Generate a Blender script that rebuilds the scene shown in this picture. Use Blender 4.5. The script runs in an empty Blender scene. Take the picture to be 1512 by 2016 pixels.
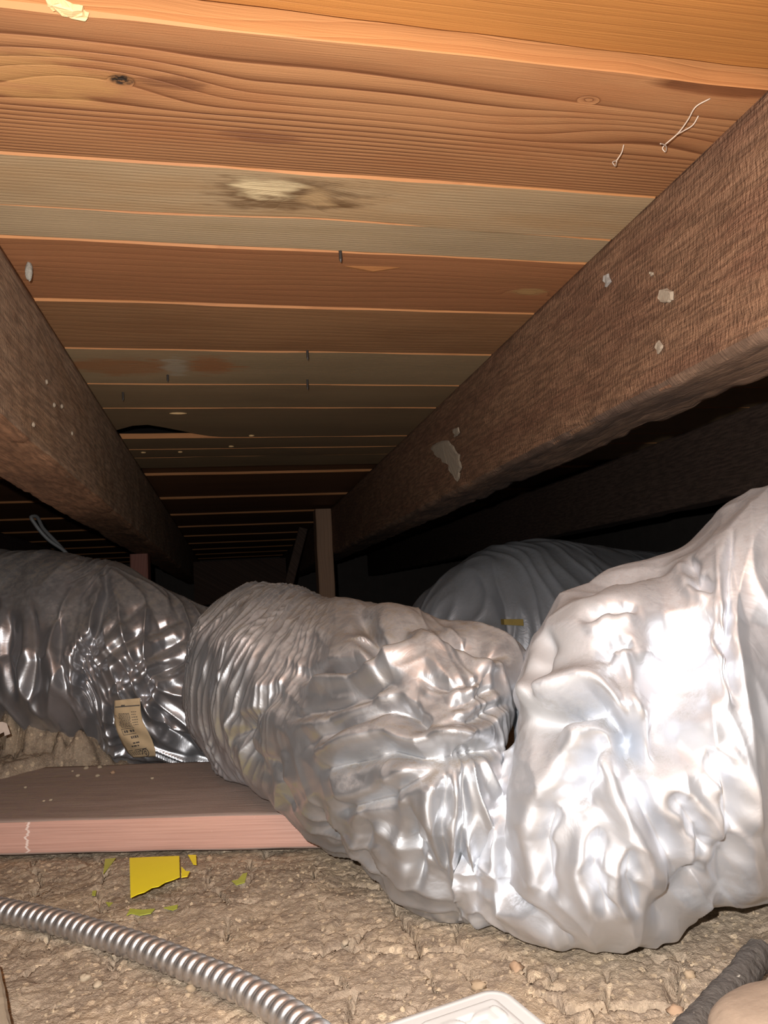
import bpy, bmesh, math, random
import numpy as np
from mathutils import Vector, Matrix
from mathutils.bvhtree import BVHTree

random.seed(7)
scene = bpy.context.scene
col = scene.collection

# ------------------------------------------------------------------ camera, light, world
FPX = 1420.0                                   # focal length in pixels of the 1512x2016 frame
R = np.array([[0.97618628, -0.03194818, 0.21456853],
              [-0.20893311, 0.12768135, 0.96955888],
              [-0.05837204, -0.99130055, 0.11796575]])   # world (X across, Y along joists, Z up) from camera (right, down, forward)
CAM = np.array([0.0, 0.0, 0.28])               # phone held 28 cm above the dirt
cam_data = bpy.data.cameras.new('camera')
cam = bpy.data.objects.new('camera', cam_data)
col.objects.link(cam)
cam_data.sensor_fit = 'VERTICAL'
cam_data.sensor_height = 36.0
cam_data.lens = FPX / 2016.0 * 36.0
cam_data.clip_start = 0.01
m = Matrix.Identity(4)
for i in range(3):
    m[i][0] = R[i, 0]; m[i][1] = -R[i, 1]; m[i][2] = -R[i, 2]; m[i][3] = CAM[i]
cam.matrix_world = m
scene.camera = cam

flash_data = bpy.data.lights.new('phone_flash', 'POINT')
flash_data.energy = 30.0
flash_data.color = (1.0, 0.98, 0.955)
flash_data.shadow_soft_size = 0.004
flash = bpy.data.objects.new('phone_flash', flash_data)
flash.location = CAM + R @ np.array([-0.028, -0.034, 0.0])
col.objects.link(flash)

world = bpy.data.worlds.new('world')
scene.world = world
world.use_nodes = True
world.node_tree.nodes['Background'].inputs[0].default_value = (0.55, 0.6, 0.7, 1)
world.node_tree.nodes['Background'].inputs[1].default_value = 0.012

vs = scene.view_settings
vs.view_transform = 'Standard'
vs.look = 'None'
vs.exposure = 0.0
vs.gamma = 1.0
vs.use_curve_mapping = False

# ------------------------------------------------------------------ measuring helpers
def ray(u, v):
    return R @ np.array([u - 756.0, v - 1008.0, FPX])
def PY(u, v, Y):
    r = ray(u, v); return CAM + r * (Y / r[1])
def PZ(u, v, z):
    r = ray(u, v); return CAM + r * ((z - CAM[2]) / r[2])
def PX(u, v, x):
    r = ray(u, v); return CAM + r * (x / r[0])
def project(P):
    q = (np.asarray(P) - CAM) @ R
    return 756.0 + FPX * q[..., 0] / q[..., 2], 1008.0 + FPX * q[..., 1] / q[..., 2]

# ------------------------------------------------------------------ numpy noise
def _hash(ix, iy, seed):
    h = (ix.astype(np.int64) * 374761393 + iy.astype(np.int64) * 668265263 + seed * 2147483647) & 0xffffffff
    h = ((h ^ (h >> 13)) * 1274126177) & 0xffffffff
    h = ((h ^ (h >> 16)) * 2246822519) & 0xffffffff
    return ((h ^ (h >> 15)) & 0xffffff) / float(0x1000000)
def perlin(x, y, seed=0):
    x = np.asarray(x, float); y = np.asarray(y, float)
    ix = np.floor(x); iy = np.floor(y); fx = x - ix; fy = y - iy
    ux = fx * fx * fx * (fx * (fx * 6 - 15) + 10); uy = fy * fy * fy * (fy * (fy * 6 - 15) + 10)
    def g(dx, dy):
        a = _hash(ix + dx, iy + dy, seed) * 2 * np.pi
        return np.cos(a) * (fx - dx) + np.sin(a) * (fy - dy)
    a = g(0, 0); b = g(1, 0); c = g(0, 1); d = g(1, 1)
    return ((a * (1 - ux) + b * ux) * (1 - uy) + (c * (1 - ux) + d * ux) * uy) * 1.5
def fbm(x, y, seed=0, octv=4, gain=0.5):
    s = 0; a = 1.0
    for o in range(octv):
        s = s + a * perlin(x * 2 ** o + 17.3 * o, y * 2 ** o - 9.1 * o, seed + o); a *= gain
    return s
def worley(x, y, seed=0):
    ix = np.floor(x); iy = np.floor(y)
    f1 = np.full(x.shape, 9.0); f2 = np.full(x.shape, 9.0); cid = np.zeros(x.shape)
    for dx in (-1, 0, 1):
        for dy in (-1, 0, 1):
            cx = ix + dx; cy = iy + dy
            px = cx + _hash(cx, cy, seed); py = cy + _hash(cx, cy, seed + 51)
            d = np.hypot(px - x, py - y)
            near = d < f1
            f2 = np.where(near, f1, np.minimum(f2, d))
            cid = np.where(near, _hash(cx, cy, seed + 99), cid)
            f1 = np.where(near, d, f1)
    return f1, f2, cid
def smooth(e0, e1, x):
    t = np.clip((x - e0) / (e1 - e0), 0, 1); return t * t * (3 - 2 * t)

# ------------------------------------------------------------------ object helpers
def link(o, parent=None):
    col.objects.link(o)
    if parent is not None:
        o.parent = parent
        o.matrix_parent_inverse = parent.matrix_world.inverted() if False else Matrix.Identity(4)
    return o
def mesh_obj(name, verts, faces, mat=None, parent=None, smooth_shade=False):
    me = bpy.data.meshes.new(name)
    me.from_pydata([tuple(map(float, v)) for v in verts], [], [tuple(int(i) for i in f) for f in faces])
    me.update()
    if smooth_shade: me.shade_smooth()
    if mat: me.materials.append(mat)
    return link(bpy.data.objects.new(name, me), parent)
def grid_mesh(name, V, mat, parent=None, wrap_j=False, smooth_shade=True):
    """V: (ni, nj, 3) array of points, one quad grid."""
    ni, nj, _ = V.shape
    me = bpy.data.meshes.new(name)
    idx = np.arange(ni * nj).reshape(ni, nj)
    if wrap_j:
        nx = np.roll(idx, -1, axis=1)
        q = np.stack([idx[:-1], nx[:-1], nx[1:], idx[1:]], -1).reshape(-1, 4)
    else:
        q = np.stack([idx[:-1, :-1], idx[:-1, 1:], idx[1:, 1:], idx[1:, :-1]], -1).reshape(-1, 4)
    me.vertices.add(ni * nj); me.vertices.foreach_set('co', V.reshape(-1).astype(np.float32))
    me.loops.add(q.size); me.loops.foreach_set('vertex_index', q.reshape(-1).astype(np.int32))
    me.polygons.add(len(q))
    me.polygons.foreach_set('loop_start', np.arange(0, q.size, 4, dtype=np.int32))
    me.polygons.foreach_set('loop_total', np.full(len(q), 4, dtype=np.int32))
    me.update(calc_edges=True); me.validate()
    if smooth_shade: me.shade_smooth()
    me.materials.append(mat)
    return link(bpy.data.objects.new(name, me), parent)
def bm_obj(name, bm, mat, parent=None, smooth_shade=False):
    me = bpy.data.meshes.new(name); bm.to_mesh(me); bm.free()
    if smooth_shade: me.shade_smooth()
    me.materials.append(mat)
    return link(bpy.data.objects.new(name, me), parent)
def empty(name, loc=(0, 0, 0)):
    o = bpy.data.objects.new(name, None); o.location = loc
    o.empty_display_size = 0.05
    return link(o)
def tag(o, label=None, cat=None, group=None, kind=None):
    if label: o['label'] = label
    if cat: o['category'] = cat
    if group: o['group'] = group
    if kind: o['kind'] = kind
    return o
def tube_pts(path, rad, nseg=10, closed_ends=True):
    P = np.asarray(path, float); n = len(P)
    T = np.gradient(P, axis=0); T /= np.linalg.norm(T, axis=1)[:, None]
    up = np.array([0.0, 0.0, 1.0]) if abs(T[0][2]) < 0.9 else np.array([1.0, 0, 0])
    V = []
    rad = np.broadcast_to(rad, (n,))
    a = np.cross(T[0], up); a /= np.linalg.norm(a)
    for i in range(n):
        a = a - T[i] * (a @ T[i]); a /= np.linalg.norm(a); b = np.cross(T[i], a)
        th = np.arange(nseg) * 2 * np.pi / nseg
        V.append(P[i] + rad[i] * (np.cos(th)[:, None] * a + np.sin(th)[:, None] * b))
    return np.array(V)
def tube_obj(name, path, rad, mat, parent=None, nseg=10):
    V = tube_pts(path, rad, nseg); n = len(V)
    verts = V.reshape(-1, 3)
    faces = [(i * nseg + j, i * nseg + (j + 1) % nseg, (i + 1) * nseg + (j + 1) % nseg, (i + 1) * nseg + j)
             for i in range(n - 1) for j in range(nseg)]
    faces += [tuple(range(nseg - 1, -1, -1)), tuple((n - 1) * nseg + j for j in range(nseg))]
    return mesh_obj(name, verts, faces, mat, parent, True)
def spline(pts, n):
    P = np.asarray(pts, float)
    d = np.r_[0, np.cumsum(np.linalg.norm(np.diff(P[:, :3], axis=0), axis=1))]
    t = np.linspace(0, d[-1], n); out = np.zeros((n, P.shape[1]))
    Pe = np.vstack([2 * P[0] - P[1], P, 2 * P[-1] - P[-2]])
    de = np.r_[d[0] - (d[1] - d[0]), d, d[-1] + (d[-1] - d[-2])]
    k = np.clip(np.searchsorted(d, t, side='right') - 1, 0, len(P) - 2)
    for i in range(n):
        j = k[i] + 1
        t0, t1, t2, t3 = de[j - 1:j + 3]; p0, p1, p2, p3 = Pe[j - 1:j + 3]; x = t[i]
        h = t2 - t1; s = (x - t1) / h
        m1 = ((p2 - p1) / h * (t1 - t0) + (p1 - p0) / (t1 - t0) * h) / (t2 - t0)
        m2 = ((p3 - p2) / (t3 - t2) * h + (p2 - p1) / h * (t3 - t2)) / (t3 - t1)
        out[i] = (2*s**3-3*s**2+1)*p1 + (s**3-2*s**2+s)*h*m1 + (-2*s**3+3*s**2)*p2 + (s**3-s**2)*h*m2
    return out, t

# ------------------------------------------------------------------ materials
class NT:
    def __init__(self, name):
        self.m = bpy.data.materials.new(name); self.m.use_nodes = True
        self.t = self.m.node_tree; self.n = self.t.nodes; self.l = self.t.links
        self.bsdf = self.n['Principled BSDF']
    def val(self, s, x):
        if isinstance(x, bpy.types.NodeSocket): self.l.new(x, s)
        elif x is not None: s.default_value = x
    def math(self, op, a, b=None, c=None, clamp=False):
        n = self.n.new('ShaderNodeMath'); n.operation = op; n.use_clamp = clamp
        for i, x in enumerate((a, b, c)):
            if x is not None: self.val(n.inputs[i], x)
        return n.outputs[0]
    def vmath(self, op, a, b=None):
        n = self.n.new('ShaderNodeVectorMath'); n.operation = op
        self.val(n.inputs[0], a)
        if b is not None: self.val(n.inputs[1], b)
        return n.outputs['Value'] if op in ('LENGTH', 'DOT_PRODUCT', 'DISTANCE') else n.outputs[0]
    def obj(self):
        return self.n.new('ShaderNodeTexCoord').outputs['Object']
    def sep(self, v):
        n = self.n.new('ShaderNodeSeparateXYZ'); self.l.new(v, n.inputs[0]); return n.outputs
    def comb(self, x, y, z):
        n = self.n.new('ShaderNodeCombineXYZ')
        for i, q in enumerate((x, y, z)): self.val(n.inputs[i], q)
        return n.outputs[0]
    def noise(self, vec, scale, detail=3, rough=0.55, dist=0.0):
        n = self.n.new('ShaderNodeTexNoise'); self.l.new(vec, n.inputs['Vector'])
        n.inputs['Scale'].default_value = scale; n.inputs['Detail'].default_value = detail
        n.inputs['Roughness'].default_value = rough; n.inputs['Distortion'].default_value = dist
        return n.outputs['Fac']
    def voronoi(self, vec, scale, feature='F1'):
        n = self.n.new('ShaderNodeTexVoronoi'); n.feature = feature; self.l.new(vec, n.inputs['Vector'])
        n.inputs['Scale'].default_value = scale
        return n.outputs
    def ramp(self, fac, stops):
        n = self.n.new('ShaderNodeValToRGB'); self.l.new(fac, n.inputs[0])
        e = n.color_ramp.elements
        while len(e) < len(stops): e.new(0.5)
        for k, (p, c) in enumerate(stops):
            e[k].position = p
            e[k].color = (c, c, c, 1) if isinstance(c, (int, float)) else tuple(c) + (1,)
        return n.outputs[0]
    def mix(self, fac, a, b, mode='MIX'):
        n = self.n.new('ShaderNodeMix'); n.data_type = 'RGBA'; n.blend_type = mode
        self.val(n.inputs[0], fac)
        for s, x in ((n.inputs[6], a), (n.inputs[7], b)):
            if isinstance(x, bpy.types.NodeSocket): self.l.new(x, s)
            else: s.default_value = tuple(x) + (1,)
        return n.outputs[2]
    def smoothstep(self, x, a, b):
        n = self.n.new('ShaderNodeMapRange'); n.interpolation_type = 'SMOOTHSTEP'
        self.val(n.inputs[0], x); n.inputs[1].default_value = a; n.inputs[2].default_value = b
        return n.outputs[0]
    def bump(self, h, strength, dist, prev=None):
        n = self.n.new('ShaderNodeBump'); n.inputs['Strength'].default_value = strength
        n.inputs['Distance'].default_value = dist; self.l.new(h, n.inputs['Height'])
        if prev is not None: self.l.new(prev, n.inputs['Normal'])
        return n.outputs[0]
    def out(self, color=None, rough=0.6, metallic=0.0, normal=None, spec=0.5):
        b = self.bsdf
        if isinstance(color, (tuple, list)): b.inputs['Base Color'].default_value = tuple(color) + (1,)
        elif color is not None: self.l.new(color, b.inputs['Base Color'])
        self.val(b.inputs['Roughness'], rough); self.val(b.inputs['Metallic'], metallic)
        b.inputs['Specular IOR Level'].default_value = spec
        if normal is not None: self.l.new(normal, b.inputs['Normal'])
        return self.m

def plain(name, c, rough=0.6, metallic=0.0, noise_amt=0.25, scale=60, bump=0.0):
    k = NT(name); o = k.obj(); n = k.noise(o, scale, 4)
    c2 = tuple(x * (1 - noise_amt) for x in c)
    nor = k.bump(n, 1.0, bump) if bump else None
    return k.out(k.mix(n, c, c2), rough, metallic, nor)

def wood(name, light, dark, ring_freq=120, ring_amt=0.6, axis='x', blotch=None, blotch_amt=0.5, knots=(),
         stains=(), rough=0.65, grain=0.35, wav=1.2, seed=0.0, bump=0.0006, saw=0.0, quad=None):
    """Sawn softwood: rings run along `axis`; knots = (along, across, size_along, size_across, ring push, core)."""
    k = NT(name); o = k.obj(); x, y, z = k.sep(o)
    if axis == 'x': al, ac, ac2 = x, y, z
    elif axis == 'y': al, ac, ac2 = y, z, x
    else: al, ac, ac2 = z, x, y
    acs = k.math('ADD', ac, k.math('MULTIPLY', ac2, 0.6))
    sv = k.comb(k.math('ADD', k.math('MULTIPLY', al, 1.6), seed), k.math('MULTIPLY', acs, 9.0), seed)
    n1 = k.noise(sv, 1.0, 2, 0.5)
    sv2 = k.comb(k.math('ADD', k.math('MULTIPLY', al, 9.0), seed), k.math('MULTIPLY', acs, 40.0), seed)
    n2 = k.noise(sv2, 1.0, 2, 0.5)
    if quad:
        qq = k.math('ADD', ac, quad[0]); lin = k.math('MULTIPLY', k.math('MULTIPLY', qq, qq), quad[1])
    else:
        lin = k.math('MULTIPLY', acs, ring_freq)
    phase = k.math('ADD', lin,
                   k.math('ADD', k.math('MULTIPLY', n1, wav * 6), k.math('MULTIPLY', n2, wav * 0.5)))
    core = None
    for (kx, ky, sx, sy, push, cs) in knots:
        dx = k.math('DIVIDE', k.math('SUBTRACT', al, kx), sx)
        dy = k.math('DIVIDE', k.math('SUBTRACT', ac, ky), sy)
        d = k.math('SQRT', k.math('ADD', k.math('MULTIPLY', dx, dx), k.math('MULTIPLY', dy, dy)))
        g = k.smoothstep(d, 1.0, 0.0)
        phase = k.math('ADD', phase, k.math('MULTIPLY', g, push))
        if cs > 0:
            c0 = k.smoothstep(d, cs, cs * 0.55)
            core = c0 if core is None else k.math('MAXIMUM', core, c0)
    s = k.math('FRACT', phase)
    ringv = k.ramp(s, [(0.0, 0.0), (0.45, 0.18), (0.8, 0.55), (0.93, 1.0), (1.0, 0.0)])
    fv = k.comb(k.math('MULTIPLY', al, 12.0), k.math('MULTIPLY', acs, 900.0), seed)
    fine = k.noise(fv, 1.0, 3, 0.6)
    amp = k.noise(k.comb(k.math('MULTIPLY', al, 2.0), k.math('MULTIPLY', acs, 14.0), seed + 5), 1.0, 1)
    amp = k.smoothstep(amp, 0.15, 0.55)
    rr = k.math('MULTIPLY', k.math('MULTIPLY', ringv, amp), ring_amt * 1.4)
    f = k.math('ADD', rr, k.math('MULTIPLY', k.math('SUBTRACT', fine, 0.5), grain), clamp=True)
    c = k.mix(f, light, dark)
    if blotch is not None:
        bn = k.noise(k.comb(k.math('ADD', k.math('MULTIPLY', al, 5.0), seed), k.math('MULTIPLY', acs, 22.0), seed), 1.0, 4, 0.6)
        c = k.mix(k.math('MULTIPLY', k.smoothstep(bn, 0.42, 0.66), blotch_amt), c, blotch)
    lf = k.noise(k.comb(k.math('MULTIPLY', al, 3.0), k.math('MULTIPLY', acs, 8.0), seed + 2), 1.0, 3)
    c = k.mix(k.math('MULTIPLY', k.smoothstep(lf, 0.35, 0.75), 0.4), c, tuple(q * 0.6 for q in light), 'MIX')
    for (kx, ky, sx, sy, cc, amt) in stains:
        wn = k.noise(k.comb(k.math('MULTIPLY', al, 16.0), k.math('MULTIPLY', ac, 75.0), seed + 3), 1.0, 4, 0.6)
        dx = k.math('DIVIDE', k.math('SUBTRACT', al, kx), sx)
        dy = k.math('DIVIDE', k.math('SUBTRACT', ac, ky), sy)
        d = k.math('SQRT', k.math('ADD', k.math('MULTIPLY', dx, dx), k.math('MULTIPLY', dy, dy)))
        d = k.math('ADD', d, k.math('MULTIPLY', k.math('SUBTRACT', wn, 0.5), 2.2))
        c = k.mix(k.math('MULTIPLY', k.math('MULTIPLY', k.smoothstep(d, 1.0, 0.4), k.smoothstep(fine, 0.2, 0.55)), amt), c, cc)
    if core is not None:
        c = k.mix(core, c, k.mix(k.smoothstep(k.noise(o, 260.0, 3), 0.45, 0.6), (0.02, 0.012, 0.008), (0.16, 0.075, 0.03)))
    h = k.math('ADD', k.math('MULTIPLY', rr, -0.6), k.math('MULTIPLY', fine, 0.7))
    if saw > 0:
        sn = k.noise(k.comb(k.math('MULTIPLY', al, 300.0), k.math('ADD', k.math('MULTIPLY', acs, 120.0), k.math('MULTIPLY', al, 160.0)), 0.0), 1.0, 3, 0.6)
        lump = k.noise(k.comb(k.math('MULTIPLY', al, 26.0), k.math('MULTIPLY', acs, 190.0), 0.0), 1.0, 4, 0.65)
        h = k.math('ADD', h, k.math('MULTIPLY', k.math('ADD', sn, lump), saw))
        c = k.mix(k.math('MULTIPLY', k.smoothstep(lump, 0.62, 0.38), 0.55), c, tuple(q * 0.35 for q in dark))
    return k.out(c, rough, 0.0, k.bump(h, 1.0, bump), 0.35)

CEIL = 0.65            # underside of the floor planks
JB = 0.468             # underside of the joists

# ------------------------------------------------------------------ dirt ground
BK = 0.235             # camera height above board top
BTOP = CAM[2] - BK     # 0.045
b0 = PZ(0, 1618, BTOP); b1 = PZ(540, 1603, BTOP)
bdir = (b1 - b0) / np.linalg.norm(b1 - b0)
bnor = np.array([-bdir[1], bdir[0], 0.0])
if bnor[1] < 0: bnor = -bnor
BW = 0.288; BT = 0.038
def board_uv(x, y):
    dx = x - b0[0]; dy = y - b0[1]
    return dx * bdir[0] + dy * bdir[1], dx * bnor[0] + dy * bnor[1]

CRACKS = []
for poly in ([(190, 1690), (217, 1718), (190, 1757), (203, 1795)], [(405, 1728), (428, 1758), (452, 1800), (446, 1852)], [(768, 1772), (790, 1800), (818, 1850), (838, 1900), (862, 1952)],
             [(492, 1695), (496, 1730), (476, 1752)], [(225, 1868), (222, 1925)], [(1085, 1910), (1075, 1940), (1110, 1952)], [(1030, 1905), (1050, 1930)], [(630, 1700), (612, 1745), (640, 1790), (632, 1830)],
             [(60, 1700), (80, 1740), (60, 1765)], [(20, 1935), (75, 1900), (110, 1890)], [(900, 1900), (930, 1922), (985, 1938)], [(1180, 1900), (1200, 1945), (1190, 2000)], [(660, 1920), (700, 1950), (690, 2000)]):
    CRACKS.append([PZ(u, v, 0.0)[:2] for u, v in poly])
def crack_depth(x, y):
    wx = x + 0.004 * fbm(x * 60, y * 60, 701, 3); wy = y + 0.004 * fbm(x * 60 + 4, y * 60, 702, 3)
    out = np.zeros_like(x)
    for poly in CRACKS:
        for p, q in zip(poly[:-1], poly[1:]):
            L2 = (q[0] - p[0]) ** 2 + (q[1] - p[1]) ** 2
            t = np.clip(((wx - p[0]) * (q[0] - p[0]) + (wy - p[1]) * (q[1] - p[1])) / L2, 0, 1)
            d = np.hypot(wx - p[0] - t * (q[0] - p[0]), wy - p[1] - t * (q[1] - p[1]))
            out = np.maximum(out, smooth(0.0028, 0.0014, d))
    return out * smooth(-0.35, 0.05, fbm(x * 30, y * 30, 703, 2))
def ground_h(x, y, fine=True, heap=True):
    h = 0.010 * fbm(x * 3.1, y * 3.1, 3, 3) + 0.004 * fbm(x * 14, y * 14, 8, 3)
    # mound of soil heaped against the duct behind the board
    u, v = board_uv(x, y)
    nz = fbm(x * 9, y * 9, 12, 4)
    w2 = fbm(x * 26, y * 26, 13, 3)
    mound = smooth(0.285, 0.325, v + 0.02 * w2) * smooth(0.015, -0.10, u + 0.05 * nz) * (0.076 + 0.035 * smooth(0.0, -0.16, u) + 0.03 * nz + 0.014 * w2) * smooth(0.62, 0.42, v)
    # soil spilling over the left end of the board
    spill = smooth(0.16, 0.235, v + 0.02 * w2) * smooth(-0.10, -0.16, u + 0.04 * nz) * 0.063 * smooth(0.62, 0.42, v)
    under = smooth(-0.02, 0.01, v) * smooth(0.30, 0.27, v)
    h = h - under * 0.012
    if heap: h = np.maximum(h, np.maximum(mound, spill))
    if fine:
        wx = x + 0.012 * fbm(x * 22, y * 22, 21, 3); wy = y + 0.012 * fbm(x * 22 + 5, y * 22 - 3, 22, 3)
        f1, f2, cid = worley(wx * 9, wy * 9, 31)
        msk = smooth(-0.05, 0.30, fbm(x * 7, y * 7, 41, 2))
        h = h - 0.013 * msk * smooth(0.06, 0.0, f2 - f1) + 0.004 * (cid - 0.5) * msk
        f1, f2, cid = worley(wx * 34 + 3, wy * 34, 33)
        msk2 = smooth(0.0, 0.3, fbm(x * 15, y * 15, 44, 2))
        h = h - 0.0035 * msk2 * smooth(0.12, 0.0, f2 - f1) + 0.0022 * (cid - 0.5)
        h = h - 0.011 * crack_depth(x, y)
        f1, f2, cid = worley(x * 170, y * 170, 35)
        h = h + 0.0016 * (0.6 - f1) * smooth(-0.1, 0.2, fbm(x * 40, y * 40, 46, 2))
        h = h + 0.0011 * fbm(x * 120, y * 120, 47, 3)
    return h

def dirt_material():
    k = NT('dry_soil'); o = k.obj()
    a = k.noise(o, 7.0, 4, 0.6); b = k.noise(o, 55.0, 4, 0.65); c = k.noise(o, 320.0, 3, 0.6)
    col1 = k.mix(k.smoothstep(a, 0.35, 0.68), (0.35, 0.28, 0.208), (0.41, 0.315, 0.215))
    col2 = k.mix(k.smoothstep(b, 0.40, 0.66), col1, (0.25, 0.195, 0.145))
    col3 = k.mix(k.math('MULTIPLY', k.smoothstep(c, 0.45, 0.72), 0.6), col2, (0.53, 0.42, 0.31))
    v = k.voronoi(o, 150.0)
    cr = k.sep(v['Color'])[0]
    chip = k.math('MULTIPLY', k.math('GREATER_THAN', cr, 0.86), k.math('LESS_THAN', v['Distance'], 0.42))
    col4 = k.mix(k.math('MULTIPLY', chip, 0.75), col3, (0.62, 0.49, 0.34))
    h = k.math('ADD', k.math('MULTIPLY', c, 0.6), k.math('MULTIPLY', k.noise(o, 900.0, 2), 0.4))
    return k.out(col4, 0.95, 0.0, k.bump(h, 1.0, 0.0022), 0.15)
M_DIRT = dirt_material()
xs = np.r_[np.linspace(-2.6, -0.62, 40, endpoint=False), np.linspace(-0.62, -0.42, 60, endpoint=False),
           np.arange(-0.42, 0.70, 0.0019), np.linspace(0.70, 2.8, 60)]
ys = np.r_[np.linspace(-0.6, 0.44, 30, endpoint=False), np.arange(0.44, 0.98, 0.0019), np.arange(0.98, 1.45, 0.005), np.linspace(1.45, 6.2, 70)]
GX, GY = np.meshgrid(xs, ys, indexing='ij')
floor = grid_mesh('floor', np.stack([GX, GY, ground_h(GX, GY)], -1), M_DIRT)
tag(floor, 'dry cracked brown dirt floor of the crawl space', kind='structure')

# ------------------------------------------------------------------ plank ceiling
def plank_knot(u, v, yc): 
    p = PZ(u, v, CEIL); return p[0], p[1] - yc
ORANGE = ((0.40, 0.165, 0.042), (0.27, 0.095, 0.024))
planks = [  # (near edge Y, far edge Y, dz, material spec)
    ('p0', 0.24, 0.4285, 0.012), ('p1', 0.434, 0.583, 0.0), ('p2', 0.585, 0.664, 0.0), ('p2b', 0.6655, 0.724, 0.001),
    ('p3', 0.726, 0.871, 0.001), ('p4', 0.874, 1.033, 0.0), ('p5', 1.037, 1.197, 0.0), ('p6', 1.200, 1.345, 0.0),
    ('p7', 1.349, 1.588, 0.0), ('p8', 1.592, 1.70, 0.0), ('p9', 1.704, 1.796, 0.0), ('p10', 1.80, 1.935, 0.001),
]
y = 1.945
i = 11
while y < 6.0:
    planks.append(('p%d' % i, y, y + 0.148, 0.010 + 0.003 * ((i * 7) % 3))); y += 0.152; i += 1
def yc_of(n):
    for q in planks:
        if q[0] == n: return 0.5 * (q[1] + q[2])
kn = []
a_, c_ = plank_knot(240, 157, yc_of('p1')); kn1 = [(a_, c_, 0.012, 0.0075, 1.5, 0.85), (a_ - 0.03, c_, 0.13, 0.04, 2.2, 0), (a_ + 0.42, c_ + 0.008, 0.16, 0.03, 2.0, 0)]
e_, g_ = plank_knot(1160, 197, yc_of('p1')); kn1.append((e_, g_, 0.012, 0.006, 1.5, 0))
st1 = [(a_ - 0.06, c_ + 0.004, 0.07, 0.028, (0.40, 0.21, 0.075), 0.7), (a_ + 0.035, c_ - 0.002, 0.03, 0.008, (0.10, 0.035, 0.015), 0.7)]
q1 = plank_knot(520, 270, yc_of('p1')); st1.append((q1[0], q1[1], 0.035, 0.012, (0.16, 0.06, 0.028), 0.6))
k2 = plank_knot(590, 385, yc_of('p2')); kn2 = [(k2[0], k2[1], 0.06, 0.035, 4.0, 0), (k2[0], k2[1], 0.13, 0.06, 2.0, 0)]
k2b = plank_knot(530, 370, yc_of('p2'))
st2 = [(k2[0] - 0.01, k2[1] + 0.0, 0.085, 0.036, (0.13, 0.068, 0.028), 0.95), (k2b[0], k2b[1], 0.038, 0.020, (0.74, 0.58, 0.34), 1.0),
       (k2[0] + 0.015, k2[1], 0.022, 0.019, (0.46, 0.30, 0.15), 0.9)]
k3 = plank_knot(1040, 575, yc_of('p3')); kn3 = [(k3[0], k3[1], 0.05, 0.02, 2.5, 0)]
st3 = [(k3[0], k3[1], 0.032, 0.013, (0.40, 0.25, 0.10), 0.75)]
q5 = plank_knot(250, 722, yc_of('p5')); q5b = plank_knot(420, 720, yc_of('p5')); q5c = plank_knot(345, 722, yc_of('p5'))
st5 = [(q5[0], q5[1], 0.13, 0.05, (0.33, 0.13, 0.045), 0.75), (q5b[0], q5b[1], 0.05, 0.05, (0.34, 0.13, 0.045), 0.8), (q5c[0], q5c[1], 0.025, 0.06, (0.40, 0.34, 0.25), 0.9)]
GREY = (0.45, 0.315, 0.18); GREYD = (0.24, 0.155, 0.08)
RED = (0.34, 0.145, 0.062); REDD = (0.20, 0.075, 0.03)
BRN = (0.32, 0.165, 0.075); BRND = (0.19, 0.09, 0.038)
DK = (0.28, 0.17, 0.09); DKD = (0.17, 0.10, 0.05)
PM = {
    'p0': wood('orange_fir', (0.38, 0.155, 0.038), (0.27, 0.095, 0.022), 150, 0.45, seed=1.0, wav=0.5, grain=0.2),
    'p1': wood('ringed_fir', (0.39, 0.185, 0.078), (0.125, 0.042, 0.014), 150, 1.0, knots=kn1, stains=st1, seed=2.0, wav=0.42, quad=(0.068, 950.0), blotch=(0.28, 0.10, 0.035), blotch_amt=0.45),
    'p2': wood('weathered_fir', GREY, GREYD, 220, 0.6, knots=kn2, stains=st2, seed=3.0, wav=0.7, blotch=(0.36, 0.21, 0.095), blotch_amt=0.5),
    'p2b': wood('weathered_fir_strip', (0.43, 0.315, 0.19), GREYD, 260, 0.5, seed=4.4, wav=0.6, blotch=(0.33, 0.23, 0.12), blotch_amt=0.5),
    'p3': wood('reddish_fir', RED, REDD, 90, 0.55, knots=kn3, stains=st3, seed=5.0, wav=0.8, blotch=(0.27, 0.12, 0.05)),
    'p4': wood('brown_fir', BRN, BRND, 80, 0.5, seed=6.0, wav=0.8, blotch=(0.24, 0.11, 0.045)),
    'p5': wood('stained_grey_fir', (0.36, 0.255, 0.145), GREYD, 160, 0.5, stains=st5, seed=7.0, wav=0.6, blotch=(0.30, 0.22, 0.12)),
    'p6': wood('grey_brown_fir', (0.29, 0.20, 0.11), DKD, 160, 0.5, seed=8.0, wav=0.6, blotch=(0.26, 0.17, 0.09)),
    'p7': wood('dull_fir', (0.27, 0.18, 0.10), (0.14, 0.08, 0.04), 150, 0.5, seed=9.0, wav=0.6, blotch=(0.24, 0.17, 0.09)),
    'far': wood('dark_fir', (0.22, 0.10, 0.045), (0.12, 0.055, 0.025), 110, 0.5, seed=10.0, wav=0.6),
}
PM['p8'] = PM['p7']; PM['p9'] = PM['p7']; PM['p10'] = PM['p6']
M_LITEDGE_SPLINTER = wood('lit_edge_splinter_wood', (0.46, 0.20, 0.072), (0.34, 0.13, 0.042), 160, 0.4, seed=20.0, grain=0.5)  # pale splinter wood; on the plank edges it paints in light
M_BACK = plain('void_dark_backing', (0.02, 0.013, 0.01), 0.95)  # near-black colour stands in for the dark of the void above
XL, XR = -2.2, 2.4
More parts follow.
